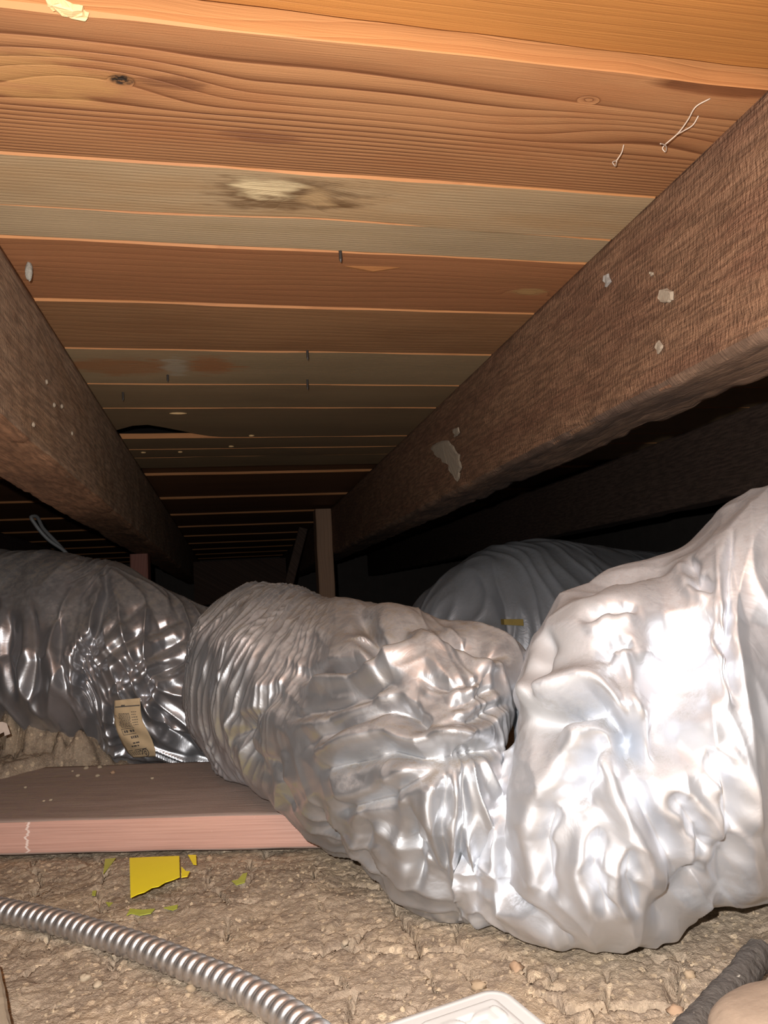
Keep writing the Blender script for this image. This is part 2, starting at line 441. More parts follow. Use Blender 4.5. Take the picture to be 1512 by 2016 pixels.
ceiling = mesh_obj('ceiling', [(XL, -0.6, 0.73), (XR, -0.6, 0.73), (XR, 6.1, 0.73), (XL, 6.1, 0.73),
                               (XL, -0.6, 0.75), (XR, -0.6, 0.75), (XR, 6.1, 0.75), (XL, 6.1, 0.75)],
                   [(3, 2, 1, 0), (4, 5, 6, 7), (0, 1, 5, 4), (1, 2, 6, 5), (2, 3, 7, 6), (3, 0, 4, 7)], M_BACK)
tag(ceiling, 'underside of a wooden floor made of wide fir planks', kind='structure')
hole_l = PZ(232, 848, CEIL)[0]; hole_r = PZ(438, 858, CEIL)[0]
for pi, (n, ya, yb, dz) in enumerate([('px', -0.55, 0.235, 0.006)] + planks):
    nx = 160 if yb < 2 else 30
    X = np.linspace(XL, XR, nx) if yb >= 1.3 else np.r_[np.linspace(XL, -0.5, 12, endpoint=False), np.linspace(-0.5, 0.7, 140, endpoint=False), np.linspace(0.7, XR, 12)]
    yc = 0.5 * (ya + yb); t = (0.036 if yb < 1.3 else 0.011 if n == 'p8' else 0.021) - dz * 0.6
    near = ya - yc + 0.0020 * fbm(X * 6, X * 0 + pi, 60 + pi, 3)
    far = yb - yc + 0.0012 * fbm(X * 6, X * 0 + pi + 0.5, 90 + pi, 3)
    if n == 'p0':
        far = far + 0.006 * np.clip(X, -0.5, 0.6) - 0.002
    if n == 'p2b':      # wavy split edge
        s0 = PZ(640, 440, CEIL)[0]
        near = near - 0.006 * np.exp(-((X - s0) / 0.10) ** 2) + 0.004 * smooth(s0, s0 + 0.35, X)
    if n == 'p2':
        s0 = PZ(640, 440, CEIL)[0]
        far = far - 0.006 * np.exp(-((X - s0) / 0.10) ** 2) + 0.004 * smooth(s0, s0 + 0.35, X)
    if n == 'p7':       # ragged hole broken out of this plank beside the left joist
        bite = smooth(hole_l - 0.10, hole_l + 0.10, X) * smooth(hole_r + 0.01, hole_r - 0.20, X)
        bite = np.where(X < hole_l - 0.1, 0, bite)
        far = far - bite * (0.15 + 0.012 * fbm(X * 30, X * 0, 75, 3))
    ch = (0.0035 if n != 'p1' else 0.003) * np.clip(0.95 + 1.1 * fbm(X * 4.5, X * 0 + pi * 1.7, 150 + pi, 3), 0.35, 1.8)
    prof = [(near, t), (near, ch * 0.9), (near + ch * 0.55, 0.0), (far - ch * 0.3, 0.0), (far, ch * 0.6), (far, t)]
    warp = 0.0008 * fbm(X * 3, X * 0 + 3 * pi, 120 + pi, 2)
    V = np.stack([np.stack([X, p[0], warp + p[1]], -1) for p in prof], 1)
    nj = len(prof); verts = V.reshape(-1, 3); nx = len(X)
    faces = [(a * nj + b, a * nj + b + 1, (a + 1) * nj + b + 1, (a + 1) * nj + b) for a in range(nx - 1) for b in range(nj - 1)]
    faces += [(a * nj + nj - 1, a * nj, (a + 1) * nj, (a + 1) * nj + nj - 1) for a in range(nx - 1)]
    faces += [tuple(range(nj)), tuple((nx - 1) * nj + b for b in range(nj - 1, -1, -1))]
    pl = mesh_obj('plank', verts, faces, PM.get(n, PM['p0'] if n == 'px' else PM['far']), ceiling)
    pl.data.materials.append(M_LITEDGE_SPLINTER)
    for q, f in enumerate(pl.data.polygons):     # camera-facing edges get paler wood, painting in the extra light they catch
        if q < (nx - 1) * (nj - 1) and q % (nj - 1) in (0, 1): f.material_index = 1
    pl.location = (0, yc, CEIL + dz)

# ------------------------------------------------------------------ joists
def joist(name, x0, x1, z0, ya, yb, mat, label, seed, amp=0.0022, group=None, step=0.01, under=None):
    Y = np.arange(ya, yb, step); w = x1 - x0; hgt = CEIL + 0.001 - z0; c = 0.006
    prof = []
    def seg(p, q, n):
        for s in np.linspace(0, 1, n, endpoint=False): prof.append((p[0] + (q[0] - p[0]) * s, p[1] + (q[1] - p[1]) * s))
    seg((-w/2, hgt), (-w/2, c), 22); seg((-w/2, c), (-w/2 + c, 0), 3); seg((-w/2 + c, 0), (w/2 - c, 0), 12)
    seg((w/2 - c, 0), (w/2, c), 3); seg((w/2, c), (w/2, hgt), 22); seg((w/2, hgt), (-w/2, hgt), 4)
    prof = np.array(prof); npf = len(prof)
    L = np.r_[0, np.cumsum(np.linalg.norm(np.diff(prof, axis=0), axis=1))]
    nrm = np.zeros_like(prof)
    tg = np.roll(prof, -1, 0) - np.roll(prof, 1, 0); nrm[:, 0] = -tg[:, 1]; nrm[:, 1] = tg[:, 0]
    nrm /= np.linalg.norm(nrm, axis=1)[:, None]; nrm = -nrm
    if nrm[4, 0] > 0: nrm = -nrm
    S, Q = np.meshgrid(Y, L, indexing='ij')
    d = amp * fbm(S * 5, Q * 14, seed, 3) + amp * 0.5 * fbm(S * 30, Q * 60, seed + 9, 3)
    # rough, waney arrises
    arris = np.exp(-((Q - L[22]) / 0.012) ** 2) + np.exp(-((Q - L[37]) / 0.012) ** 2)
    d = d - arris * 0.005 * smooth(0.0, 0.5, fbm(S * 7, Q * 0 + 2, seed + 20, 3))
    d[:, -5:] = 0; d[:, 0] = 0
    V = np.zeros(S.shape + (3,))
    V[..., 0] = prof[None, :, 0] + d * nrm[None, :, 0]
    V[..., 1] = S - Y[0]
    V[..., 2] = prof[None, :, 1] + d * nrm[None, :, 1]
    o = grid_mesh(name, V, mat, wrap_j=True)
    bm = bmesh.new(); bm.from_mesh(o.data)
    be = [e for e in bm.edges if e.is_boundary]; bmesh.ops.holes_fill(bm, edges=be, sides=0)
    bmesh.ops.recalc_face_normals(bm, faces=bm.faces); bm.to_mesh(o.data); bm.free()
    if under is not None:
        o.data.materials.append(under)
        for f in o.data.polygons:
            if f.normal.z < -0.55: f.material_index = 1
    o.location = ((x0 + x1) / 2, Y[0], z0)
    return tag(o, label, 'joist', group)
M_JOIST_R = wood('rough_sawn_brown', (0.29, 0.158, 0.09), (0.18, 0.086, 0.046), 60, 0.35, axis='y', seed=30.0, saw=1.6, bump=0.0022, blotch=(0.19, 0.085, 0.05), blotch_amt=0.6, rough=0.8)
M_JOIST_L = wood('worn_brown', (0.41, 0.27, 0.175), (0.24, 0.15, 0.095), 60, 0.35, axis='y', seed=33.0, saw=0.9, bump=0.0015, blotch=(0.33, 0.19, 0.10), blotch_amt=0.5, rough=0.85)
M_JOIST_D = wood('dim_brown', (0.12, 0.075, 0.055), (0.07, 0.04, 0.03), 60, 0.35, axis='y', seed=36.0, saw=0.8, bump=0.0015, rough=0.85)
M_UNDER = wood('brightened_joist_underside', (0.42, 0.22, 0.12), (0.26, 0.13, 0.07), 60, 0.4, axis='y', seed=38.0, saw=0.6, bump=0.001, blotch=(0.22, 0.12, 0.07), rough=0.85)  # orange-brown wood, its colour raised in place of light from below
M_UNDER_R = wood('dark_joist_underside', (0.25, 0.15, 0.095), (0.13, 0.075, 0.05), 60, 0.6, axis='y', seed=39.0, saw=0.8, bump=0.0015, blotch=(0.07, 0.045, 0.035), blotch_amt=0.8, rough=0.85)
XRI, XRO = 0.418, 0.511
XLI, XLO = -0.211, -0.305
joist('floor_joist', XRI, XRO, 0.466, -0.4, 5.9, M_JOIST_R, 'large rough-sawn dark brown joist running along the right, with pale mud patches', 200, under=M_UNDER_R)
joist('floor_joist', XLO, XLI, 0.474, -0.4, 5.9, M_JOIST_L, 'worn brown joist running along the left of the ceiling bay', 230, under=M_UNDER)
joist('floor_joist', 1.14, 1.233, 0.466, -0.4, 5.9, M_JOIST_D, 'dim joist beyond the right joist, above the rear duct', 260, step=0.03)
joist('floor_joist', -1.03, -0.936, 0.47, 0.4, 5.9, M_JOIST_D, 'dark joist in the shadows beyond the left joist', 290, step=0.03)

# ------------------------------------------------------------------ far shell
M_WALL = plain('dim_foundation', (0.17, 0.145, 0.13), 0.95, 0, 0.4, 14, 0.004)
def slab(name, x0, x1, y0, y1, z0, z1, mat, parent=None):
    v = [(x, y, z) for z in (z0, z1) for y in (y0, y1) for x in (x0, x1)]
    return mesh_obj(name, v, [(0, 2, 3, 1), (4, 5, 7, 6), (0, 1, 5, 4), (2, 6, 7, 3), (0, 4, 6, 2), (1, 3, 7, 5)], mat, parent)
tag(slab('wall_back', XL, XR, 6.0, 6.12, -0.1, 0.73, M_WALL), 'dark foundation wall at the far end', kind='structure')
tag(slab('wall_left', XL - 0.1, XL, -0.6, 6.1, -0.1, 0.75, M_WALL), 'dark foundation wall on the left', kind='structure')
tag(slab('wall_right', XR, XR + 0.1, -0.6, 6.1, -0.1, 0.75, M_WALL), 'dark foundation wall on the right', kind='structure')

def timber(name, x0, x1, y0, y1, z0, z1, mat, label, cat, c=0.003, nz=14, seed=0, axis=2):
    """A sawn stick with eased corners and slightly wandering faces; long along `axis`."""
    dims = [x1 - x0, y1 - y0, z1 - z0]; ctr = [(x0 + x1) / 2, (y0 + y1) / 2, z0 if axis == 2 else (z0 + z1) / 2]
    a, b = [q for q in range(3) if q != axis]
    w, h = dims[a] / 2, dims[b] / 2
    ring = [(-w + c, -h), (w - c, -h), (w, -h + c), (w, h - c), (w - c, h), (-w + c, h), (-w, h - c), (-w, -h + c)]
    L = dims[axis]; verts = []; off = 0 if axis == 2 else -L / 2
    rs = np.random.RandomState(seed)
    for k in range(nz):
        s = off + L * k / (nz - 1); jx, jy = rs.randn(2) * min(0.0012, 0.02 * min(w, h))
        for (p, q) in ring:
            vv = [0, 0, 0]; vv[axis] = s; vv[a] = p + jx; vv[b] = q + jy; verts.append(tuple(vv))
    faces = [(k * 8 + j, k * 8 + (j + 1) % 8, (k + 1) * 8 + (j + 1) % 8, (k + 1) * 8 + j) for k in range(nz - 1) for j in range(8)]
    faces += [tuple(range(7, -1, -1)), tuple((nz - 1) * 8 + j for j in range(8))]
    o = mesh_obj(name, verts, faces, mat); o.location = ctr
    bm = bmesh.new(); bm.from_mesh(o.data); bmesh.ops.recalc_face_normals(bm, faces=bm.faces); bm.to_mesh(o.data); bm.free()
    return tag(o, label, cat)
M_POST = wood('post_fir', (0.40, 0.24, 0.15), (0.25, 0.14, 0.085), 90, 0.4, axis='z', seed=40.0)
M_POST_RED = wood('post_redwood', (0.30, 0.12, 0.09), (0.18, 0.07, 0.05), 90, 0.4, axis='z', seed=43.0)
timber('support_post', 0.352, 0.416, 2.86, 2.95, 0.0, CEIL - 0.001, M_POST, 'slim pale wooden post standing against the inner side of the right joist', 'post', seed=1)
timber('support_post', -0.315, -0.258, 2.52, 2.61, 0.0, 0.473, M_POST_RED, 'short wooden post under the left joist, just above the left duct', 'post', seed=2)
timber('support_post', 1.150, 1.24, 3.12, 3.21, 0.0, 0.465, M_POST_RED, 'dim reddish post behind the rear duct under the outer joist', 'post', seed=3)
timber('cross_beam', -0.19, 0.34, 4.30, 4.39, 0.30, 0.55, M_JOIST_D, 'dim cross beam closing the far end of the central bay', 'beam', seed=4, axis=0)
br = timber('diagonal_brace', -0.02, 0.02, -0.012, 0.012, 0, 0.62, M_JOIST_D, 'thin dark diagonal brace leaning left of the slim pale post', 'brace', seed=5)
br.location = (0.16, 3.25, 0.02); br.rotation_euler = (0, math.radians(17), 0)

# ------------------------------------------------------------------ heavy board lying on the dirt
def board():
    L0, L1 = -0.75, 0.42
    S = np.linspace(L0, L1, 240)
    def prof():
        pts = []
        def seg(p, q, n):
            for s in np.linspace(0, 1, n, endpoint=False): pts.append((p[0] + (q[0]-p[0]) * s, p[1] + (q[1]-p[1]) * s))
        c = 0.0022
        seg((0, -BT + c), (0, -c), 6); seg((0, -c), (c, 0), 2); seg((c, 0), (BW - c, 0), 30); seg((BW - c, 0), (BW, -c), 2)
        seg((BW, -c), (BW, -BT + c), 4); seg((BW, -BT + c), (BW - c, -BT), 2); seg((BW - c, -BT), (c, -BT), 6); seg((c, -BT), (0, -BT + c), 2)
        return np.array(pts)
    p = prof(); A, B = np.meshgrid(S, np.arange(len(p)), indexing='ij')
    V = np.zeros(A.shape + (3,))
    wob = 0.0009 * fbm(A * 8, B * 0.4, 300, 3)
    V[..., 0] = A; V[..., 1] = p[None, :, 0] + wob; V[..., 2] = p[None, :, 1] + wob * 0.7
    k = NT('board_purple_brown'); o = k.obj(); x, y_, z = k.sep(o)
    g = k.noise(k.comb(k.math('MULTIPLY', x, 9.0), k.math('MULTIPLY', k.math('ADD', y_, z), 420.0), 0.0), 1.0, 4, 0.65)
    c = k.mix(k.smoothstep(g, 0.3, 0.7), (0.46, 0.355, 0.305), (0.32, 0.24, 0.205))
    ds = k.noise(o, 60.0, 4, 0.6); dl = k.noise(o, 9.0, 2)
    dm = k.math('MULTIPLY', k.smoothstep(ds, 0.42, 0.68), k.math('ADD', k.smoothstep(x, 0.25, -0.15), k.math('MULTIPLY', dl, 0.4)), clamp=True)
    c = k.mix(k.math('MULTIPLY', dm, 0.55), c, (0.42, 0.34, 0.24))
    mt = k.out(c, 0.85, 0, k.bump(g, 1.0, 0.0008), 0.3)
    k = NT('board_pink_edge'); o = k.obj(); x, y_, z = k.sep(o)
    g = k.noise(k.comb(k.math('MULTIPLY', x, 7.0), k.math('MULTIPLY', z, 500.0), 0.0), 1.0, 4, 0.6)
    c = k.mix(k.smoothstep(g, 0.3, 0.7), (0.62, 0.37, 0.295), (0.52, 0.295, 0.23))
    # white scuffs: a wavering vertical scratch and specks
    sx = k.math('ADD', 0.034, k.math('MULTIPLY', k.math('SUBTRACT', k.noise(k.comb(0.0, 0.0, k.math('MULTIPLY', z, 1.0)), 130.0, 2), 0.5), 0.02))
    scr = k.smoothstep(k.math('ABSOLUTE', k.math('SUBTRACT', x, sx)), 0.0022, 0.0008)
    spk = k.smoothstep(k.noise(o, 170.0, 2), 0.72, 0.78)
    c = k.mix(k.math('MAXIMUM', scr, k.math('MULTIPLY', spk, 0.6)), c, (0.85, 0.68, 0.6))
    me_ = k.out(c, 0.7, 0, k.bump(g, 1.0, 0.0005), 0.4)
    o = grid_mesh('lumber_board', V, mt, wrap_j=True)
    o.data.materials.append(me_)
    nj = len(p)
    mi = np.zeros(len(o.data.polygons), np.int32); mi[:] = 0
    jj = np.arange(len(mi)) % nj
    mi[jj <= 6] = 1
    o.data.polygons.foreach_set('material_index', mi)
    bm = bmesh.new(); bm.from_mesh(o.data)
    bmesh.ops.holes_fill(bm, edges=[e for e in bm.edges if e.is_boundary], sides=0)
    bmesh.ops.recalc_face_normals(bm, faces=bm.faces); bm.to_mesh(o.data); bm.free()
    o.location = b0
    o.rotation_euler = (0, 0, math.atan2(bdir[1], bdir[0]))
    tag(o, 'wide purple-brown board with pinkish cut edge lying on the dirt under the duct', 'board')
    return o
board()

def support_h(x, y):
    h = ground_h(x, y, False, False)
    u, v = board_uv(x, y)
    on = (u > -0.76) & (u < 0.43) & (v > -0.004) & (v < BW + 0.004)
    return np.where(on, np.maximum(h, BTOP + 0.001), h)

# ------------------------------------------------------------------ silver flexible ducts
def duct_material(name, base, rough, metal, dust_amt, dust_col=(0.20, 0.155, 0.105), film=0.35, mstr=0.0007, spots=()):
    k = NT(name); o = k.obj()
    geo = k.n.new('ShaderNodeNewGeometry')
    nz = k.sep(geo.outputs['Normal'])[2]
    d1 = k.noise(o, 11.0, 4, 0.6); d2 = k.noise(o, 90.0, 4, 0.65); d3 = k.noise(o, 600.0, 2)
    up = k.smoothstep(k.math('ADD', nz, k.math('MULTIPLY', k.math('SUBTRACT', d1, 0.5), 1.1)), 0.25, 0.95)
    patch = k.smoothstep(k.math('ADD', d2, k.math('MULTIPLY', k.math('SUBTRACT', d3, 0.5), 0.25)), 0.38, 0.66)
    dust = k.math('MULTIPLY', up, k.math('ADD', film, k.math('MULTIPLY', patch, 1 - film)))
    for (cx, cy, cz, sr, sa_) in spots:
        dd = k.vmath('LENGTH', k.vmath('SUBTRACT', o, (cx - 0.1, cy - 1.0, cz)))
        dd = k.math('ADD', k.math('DIVIDE', dd, sr), k.math('MULTIPLY', k.math('SUBTRACT', d2, 0.5), 1.2))
        dust = k.math('MAXIMUM', dust, k.math('MULTIPLY', k.smoothstep(dd, 1.05, 0.45), sa_))
    dust = k.math('MULTIPLY', dust, dust_amt, clamp=True)
    tint = k.mix(k.smoothstep(d1, 0.3, 0.7), base, tuple(q * 0.88 for q in base))
    c = k.mix(dust, tint, dust_col)
    rg = k.math('ADD', rough, k.math('ADD', k.math('MULTIPLY', dust, 0.45), k.math('MULTIPLY', k.math('SUBTRACT', d2, 0.5), 0.12)))
    mt = k.math('MULTIPLY', k.math('SUBTRACT', 1.0, dust), metal)
    # faint micro creasing of the film
    v = k.n.new('ShaderNodeTexVoronoi'); v.feature = 'DISTANCE_TO_EDGE'; k.l.new(o, v.inputs['Vector']); v.inputs['Scale'].default_value = 26.0
    cr = k.noise(o, 34.0, 3, 0.5, 1.2)
    h = k.math('ABSOLUTE', k.math('SUBTRACT', cr, 0.5))
    return k.out(c, rg, mt, k.bump(h, 0.6, mstr * 3), 0.5)
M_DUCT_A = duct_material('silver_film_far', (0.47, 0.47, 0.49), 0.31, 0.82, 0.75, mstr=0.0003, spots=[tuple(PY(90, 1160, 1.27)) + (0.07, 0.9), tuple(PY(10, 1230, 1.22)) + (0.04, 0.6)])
M_DUCT_B = duct_material('silver_film_mid_dimmed', (0.60, 0.615, 0.64), 0.40, 0.84, 0.8, mstr=0.0004, spots=[tuple(PY(735, 1285, 0.80)) + (0.05, 0.9), tuple(PY(640, 1270, 0.92)) + (0.06, 0.6), tuple(PY(860, 1215, 0.76)) + (0.05, 0.7), tuple(PY(760, 1450, 0.66)) + (0.03, 0.6), tuple(PY(470, 1290, 1.1)) + (0.05, 0.4)])  # same film as the near run; falloff with distance put into a darker base
M_DUCT_D = duct_material('silver_film_near_brightened', (0.77, 0.795, 0.84), 0.43, 0.78, 0.6, (0.17, 0.15, 0.125), mstr=0.0004, spots=[tuple(PY(1085, 1300, 0.53)) + (0.05, 0.85), tuple(PY(1060, 1400, 0.53)) + (0.04, 0.85), tuple(PY(1130, 1200, 0.54)) + (0.035, 0.9), tuple(PY(1450, 1840, 0.46)) + (0.04, 0.7)])  # same film again, base made paler for being close to the flash
M_DUCT_X = duct_material('silver_film_rear', (0.46, 0.48, 0.52), 0.45, 0.35, 0.4)

def stations_to_frames(st):
    """Each station: upper and lower outline directions and the depth of the section's centre -> centre, half size, upright axis."""
    rows = []
    for (uu, vu, ul, vl, Y, flat, *vw) in st:
        a = ray(uu, vu); a /= np.linalg.norm(a); b = ray(ul, vl); b /= np.linalg.norm(b)
        c = a + b; c /= np.linalg.norm(c)
        half = 0.5 * math.acos(np.clip(a @ b, -1, 1))
        D = Y / c[1]; r = D * math.sin(half)
        e = a - b; e /= np.linalg.norm(e)
        rows.append(np.r_[CAM + c * D, r, e, flat, vw[0] if vw else 0.0])
    return np.array(rows)

def seg_dist(u, v, poly):
    """distance in px to a polyline, signed by side, and the parameter along it 0..1"""
    best = np.full(u.shape, 1e9); sign = np.zeros(u.shape); par = np.zeros(u.shape)
    poly = np.asarray(poly, float); Ls = np.linalg.norm(np.diff(poly, axis=0), axis=1); tot = Ls.sum(); acc = 0
    for (p, q), L in zip(zip(poly[:-1], poly[1:]), Ls):
        t = ((u - p[0]) * (q[0] - p[0]) + (v - p[1]) * (q[1] - p[1])) / L ** 2
        tc = np.clip(t, 0, 1)
        dx = u - (p[0] + tc * (q[0] - p[0])); dy = v - (p[1] + tc * (q[1] - p[1]))
        d = np.hypot(dx, dy)
        cr = (q[0] - p[0]) * (v - p[1]) - (q[1] - p[1]) * (u - p[0])
        m_ = d < best
        best = np.where(m_, d, best); sign = np.where(m_, np.sign(cr), sign); par = np.where(m_, (acc + tc * L) / tot, par)
        acc += L
    return best, sign, par

def ridged(x, y, seed):       # thin crests on a calm field, like pinched film
    n = perlin(x, y, seed)
    return (1 - np.minimum(np.abs(n) * 1.6, 1)) ** 2.2
def tri_noise(x, y, seed):     # random heights on a triangle lattice, joined by flat facets
    sk = 0.36602540378
    k_ = (x + y) * sk; i_ = np.floor(x + k_); j_ = np.floor(y + k_)
    fx = x + k_ - i_; fy = y + k_ - j_
    lo = fx >= fy
    h00 = _hash(i_, j_, seed); h11 = _hash(i_ + 1, j_ + 1, seed)
    hm = np.where(lo, _hash(i_ + 1, j_, seed), _hash(i_, j_ + 1, seed))
    a_ = np.maximum(fx, fy); b_ = np.minimum(fx, fy)
    return h00 * (1 - a_) + hm * (a_ - b_) + h11 * b_ - 0.5
def facets(s, t, ang, lx, ly, seed, warp=0.35):
    ca, sa = math.cos(ang), math.sin(ang)
    p = (s * ca + t * sa) / lx; q = (-s * sa + t * ca) / ly
    p2 = p + warp * perlin(p * 0.8, q * 0.8, seed + 3); q2 = q + warp * perlin(p * 0.8 + 9, q * 0.8, seed + 4)
    return tri_noise(p2, q2, seed)
def folds(s, t, ang, lx, ly, seed, warp=0.25):
    ca, sa = math.cos(ang), math.sin(ang)
    p = (s * ca + t * sa); q = (-s * sa + t * ca)
    wv = warp * lx * perlin(p / lx * 0.9, q / lx * 0.9, seed + 5)
    return ridged(p / lx, (q + wv) / ly, seed)

def duct(name, st, ns, nt, mat, parent, disp, creases=(), cap0=0.0, cap1=0.0, lift=True, crease_face=0.0):
    rows = stations_to_frames(st)
    F, S = spline(rows, ns)
    C = F[:, :3]; r = F[:, 3].copy(); e1 = F[:, 4:7]; e1 = e1 / np.linalg.norm(e1, axis=1)[:, None]; flat = F[:, 7]
    T = np.gradient(C, axis=0); T /= np.linalg.norm(T, axis=1)[:, None]
    e2 = np.cross(T, e1); e2 /= np.linalg.norm(e2, axis=1)[:, None]
    to_cam = CAM - C; to_cam /= np.linalg.norm(to_cam, axis=1)[:, None]
    if (e2[ns // 2] @ to_cam[ns // 2]) < 0: e2 = -e2
    tp = to_cam - e1 * np.sum(e1 * to_cam, 1)[:, None]; tp /= np.linalg.norm(tp, axis=1)[:, None]
    vw = np.clip(F[:, 8], 0, 1)[:, None]; e2 = e2 * (1 - vw) + tp * vw; e2 /= np.linalg.norm(e2, axis=1)[:, None]
    if cap0 > 0: r = r * np.sqrt(np.clip(1 - np.clip((cap0 - S) / cap0, 0, 1) ** 2, 0.0004, 1))
    if cap1 > 0: r = r * np.sqrt(np.clip(1 - np.clip((cap1 - (S[-1] - S)) / cap1, 0, 1) ** 2, 0.0004, 1))
    th = np.arange(nt) * 2 * np.pi / nt
    base = C[:, None] + r[:, None, None] * (np.cos(th)[None, :, None] * e1[:, None] + (flat[:, None] * np.sin(th)[None, :])[..., None] * e2[:, None])
    def normals(V):
        du = np.gradient(V, axis=0); dv = np.roll(V, -1, 1) - np.roll(V, 1, 1)
        n = np.cross(dv, du); n /= np.maximum(np.linalg.norm(n, axis=2), 1e-9)[..., None]
        if np.mean(np.sum(n * (V - C[:, None]), 2)) < 0: n = -n
        return n
    N = normals(base)
    SS = np.broadcast_to(S[:, None], base.shape[:2]); TT = np.broadcast_to(th[None, :], base.shape[:2])
    rm = float(np.mean(r))
    u, v = project(base)
    toc = CAM - base; toc /= np.linalg.norm(toc, axis=2)[..., None]
    facing = np.sum(N * toc, 2)
    # film wrinkles, tiled round the circumference by mirroring at the hidden side
    tw = np.abs(((TT - np.pi * 1.5 + np.pi) % (2 * np.pi)) - np.pi) * rm
    tw = ((TT + np.pi / 2) % (2 * np.pi)) * rm
    seam = smooth(0, 0.25, (TT + np.pi / 2) % (2 * np.pi)) * smooth(2 * np.pi, 2 * np.pi - 0.25, (TT + np.pi / 2) % (2 * np.pi))
    d = disp(SS, tw, u, v) * (0.15 + 0.85 * seam)
    for cr in creases:
        poly, w, dep = cr[0], cr[1], cr[2]; sh = cr[3] if len(cr) > 3 else 0.0
        dist, sg, par = seg_dist(u, v, poly)
        wob = 1 + 0.25 * np.sin(par * 17 + w)
        env = np.clip(smooth(-0.02, 0.22, par) * smooth(1.02, 0.78, par), 0.0, 1) * smooth(crease_face - 0.05, crease_face + 0.12, facing)
        prof = -np.exp(-(dist / (w * 1.15 * wob)) ** 1.8)
        if sh: prof = prof + abs(sh) * np.exp(-((dist * sg * np.sign(sh) - 2.0 * w) / (1.5 * w)) ** 2)
        d = d + dep * env * prof
    V = base + N * d[..., None]
    if lift:
        g = support_h(V[..., 0], V[..., 1]) + 0.0015
        k = 0.012
        dz = V[..., 2] - g
        V[..., 2] = g + np.where(dz > k, dz, np.where(dz < -0.15, 0, 1) * k * np.exp(np.clip((dz - k) / k, -30, 0)))
    o = grid_mesh(name, V, mat, parent, wrap_j=True)
    return o, V

# --- the left run: bunched film with a tied neck
def disp_left(s, t, u, v):
    lump = 0.010 * fbm(s * 5, t * 5, 400, 2)
    right = smooth(165, 215, u)
    a = folds(s, t, 1.50, 0.20, 0.045, 410, 0.35) * 0.012 + facets(s, t, 1.55, 0.22, 0.026, 415) * 0.010
    b = folds(s, t, 0.75, 0.20, 0.042, 420, 0.35) * 0.012 + facets(s, t, 0.78, 0.22, 0.028, 425) * 0.009
    neck = np.exp(-((u - 178) / 34) ** 2)
    tight = folds(s, t, 1.5, 0.16, 0.018, 430, 0.3) * 0.008
    calm = 0.25 + 0.75 * smooth(1130, 1240, v)
    return lump + (a * (1 - right) + b * right) * calm * (1 - 0.6 * neck) + neck * (tight - 0.014)
duct_run = empty('flexible_duct', (0.1, 1.0, 0.0))
DOFF = np.array([0.1, 1.0, 0.0])
def rebase(o, V):
    co = (V - DOFF).reshape(-1).astype(np.float32); o.data.vertices.foreach_set('co', co); o.data.update()
stA = [(-420, 1085, -420, 1520, 1.6, 1.0), (-250, 1080, -250, 1515, 1.58, 1.0), (-100, 1082, -100, 1505, 1.57, 1.0), (30, 1083, 20, 1500, 1.55, 1.0),
       (120, 1084, 105, 1496, 1.51, 1.0), (195, 1098, 175, 1500, 1.46, 0.95), (290, 1133, 265, 1512, 1.42, 0.9),
       (392, 1190, 370, 1515, 1.38, 0.85), (480, 1225, 460, 1500, 1.34, 0.8), (560, 1250, 540, 1480, 1.3, 0.7)]
crA = [([(205, 1100), (212, 1160), (190, 1240), (160, 1300), (150, 1400)], 9, 0.016, 0.5),
       ([(160, 1300), (230, 1230), (300, 1180)], 9, 0.007, 0.5), ([(170, 1330), (260, 1260), (370, 1215)], 9, 0.008, 0.6),
       ([(200, 1370), (300, 1290), (385, 1250)], 9, 0.007, 0.6), ([(300, 1380), (330, 1440), (400, 1480)], 9, 0.012, 0.6),
       ([(215, 1370), (222, 1430), (250, 1490)], 7, 0.012, 0.5), ([(150, 1310), (170, 1400), (200, 1480)], 7, 0.012, 0.5),
       ([(60, 1180), (75, 1300), (60, 1400)], 8, 0.008, 0.5), ([(110, 1190), (120, 1290), (140, 1380)], 8, 0.009, 0.5),
       ([(20, 1200), (10, 1290), (40, 1380)], 8, 0.009, 0.5), ([(270, 1400), (300, 1330), (380, 1300)], 9, 0.01, 0.6)]
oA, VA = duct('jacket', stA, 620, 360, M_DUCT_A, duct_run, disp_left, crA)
rebase(oA, VA)
oA['label'] = 'bunched dark silver film sleeve on the left, tied at its neck'

# --- the middle run, kinked, coming forward over the board
def disp_mid(s, t, u, v):
    lump = 0.012 * fbm(s * 6, t * 6, 440, 2)
    left = smooth(640, 480, u + 0.35 * (v - 1300))
    a = folds(s, t, 1.45, 0.20, 0.020, 450, 0.3) * 0.0075 + folds(s, t, 1.6, 0.12, 0.011, 455, 0.3) * 0.003
    b = facets(s, t, 0.5, 0.085, 0.05, 460) * 0.020 + facets(s, t, 0.4, 0.05, 0.022, 465) * 0.007 + folds(s, t, 0.35, 0.16, 0.035, 468, 0.4) * 0.004
    c = folds(s, t, 1.4, 0.12, 0.018, 470, 0.3) * 0.008
    neck = smooth(850, 930, u) * smooth(1440, 1520, v)
    b = b * (0.45 + 0.55 * smooth(1190, 1270, v))
    return lump * (0.5 + 0.5 * smooth(1190, 1270, v)) + a * left + b * (1 - left) * (1 - neck) + c * neck - 0.003
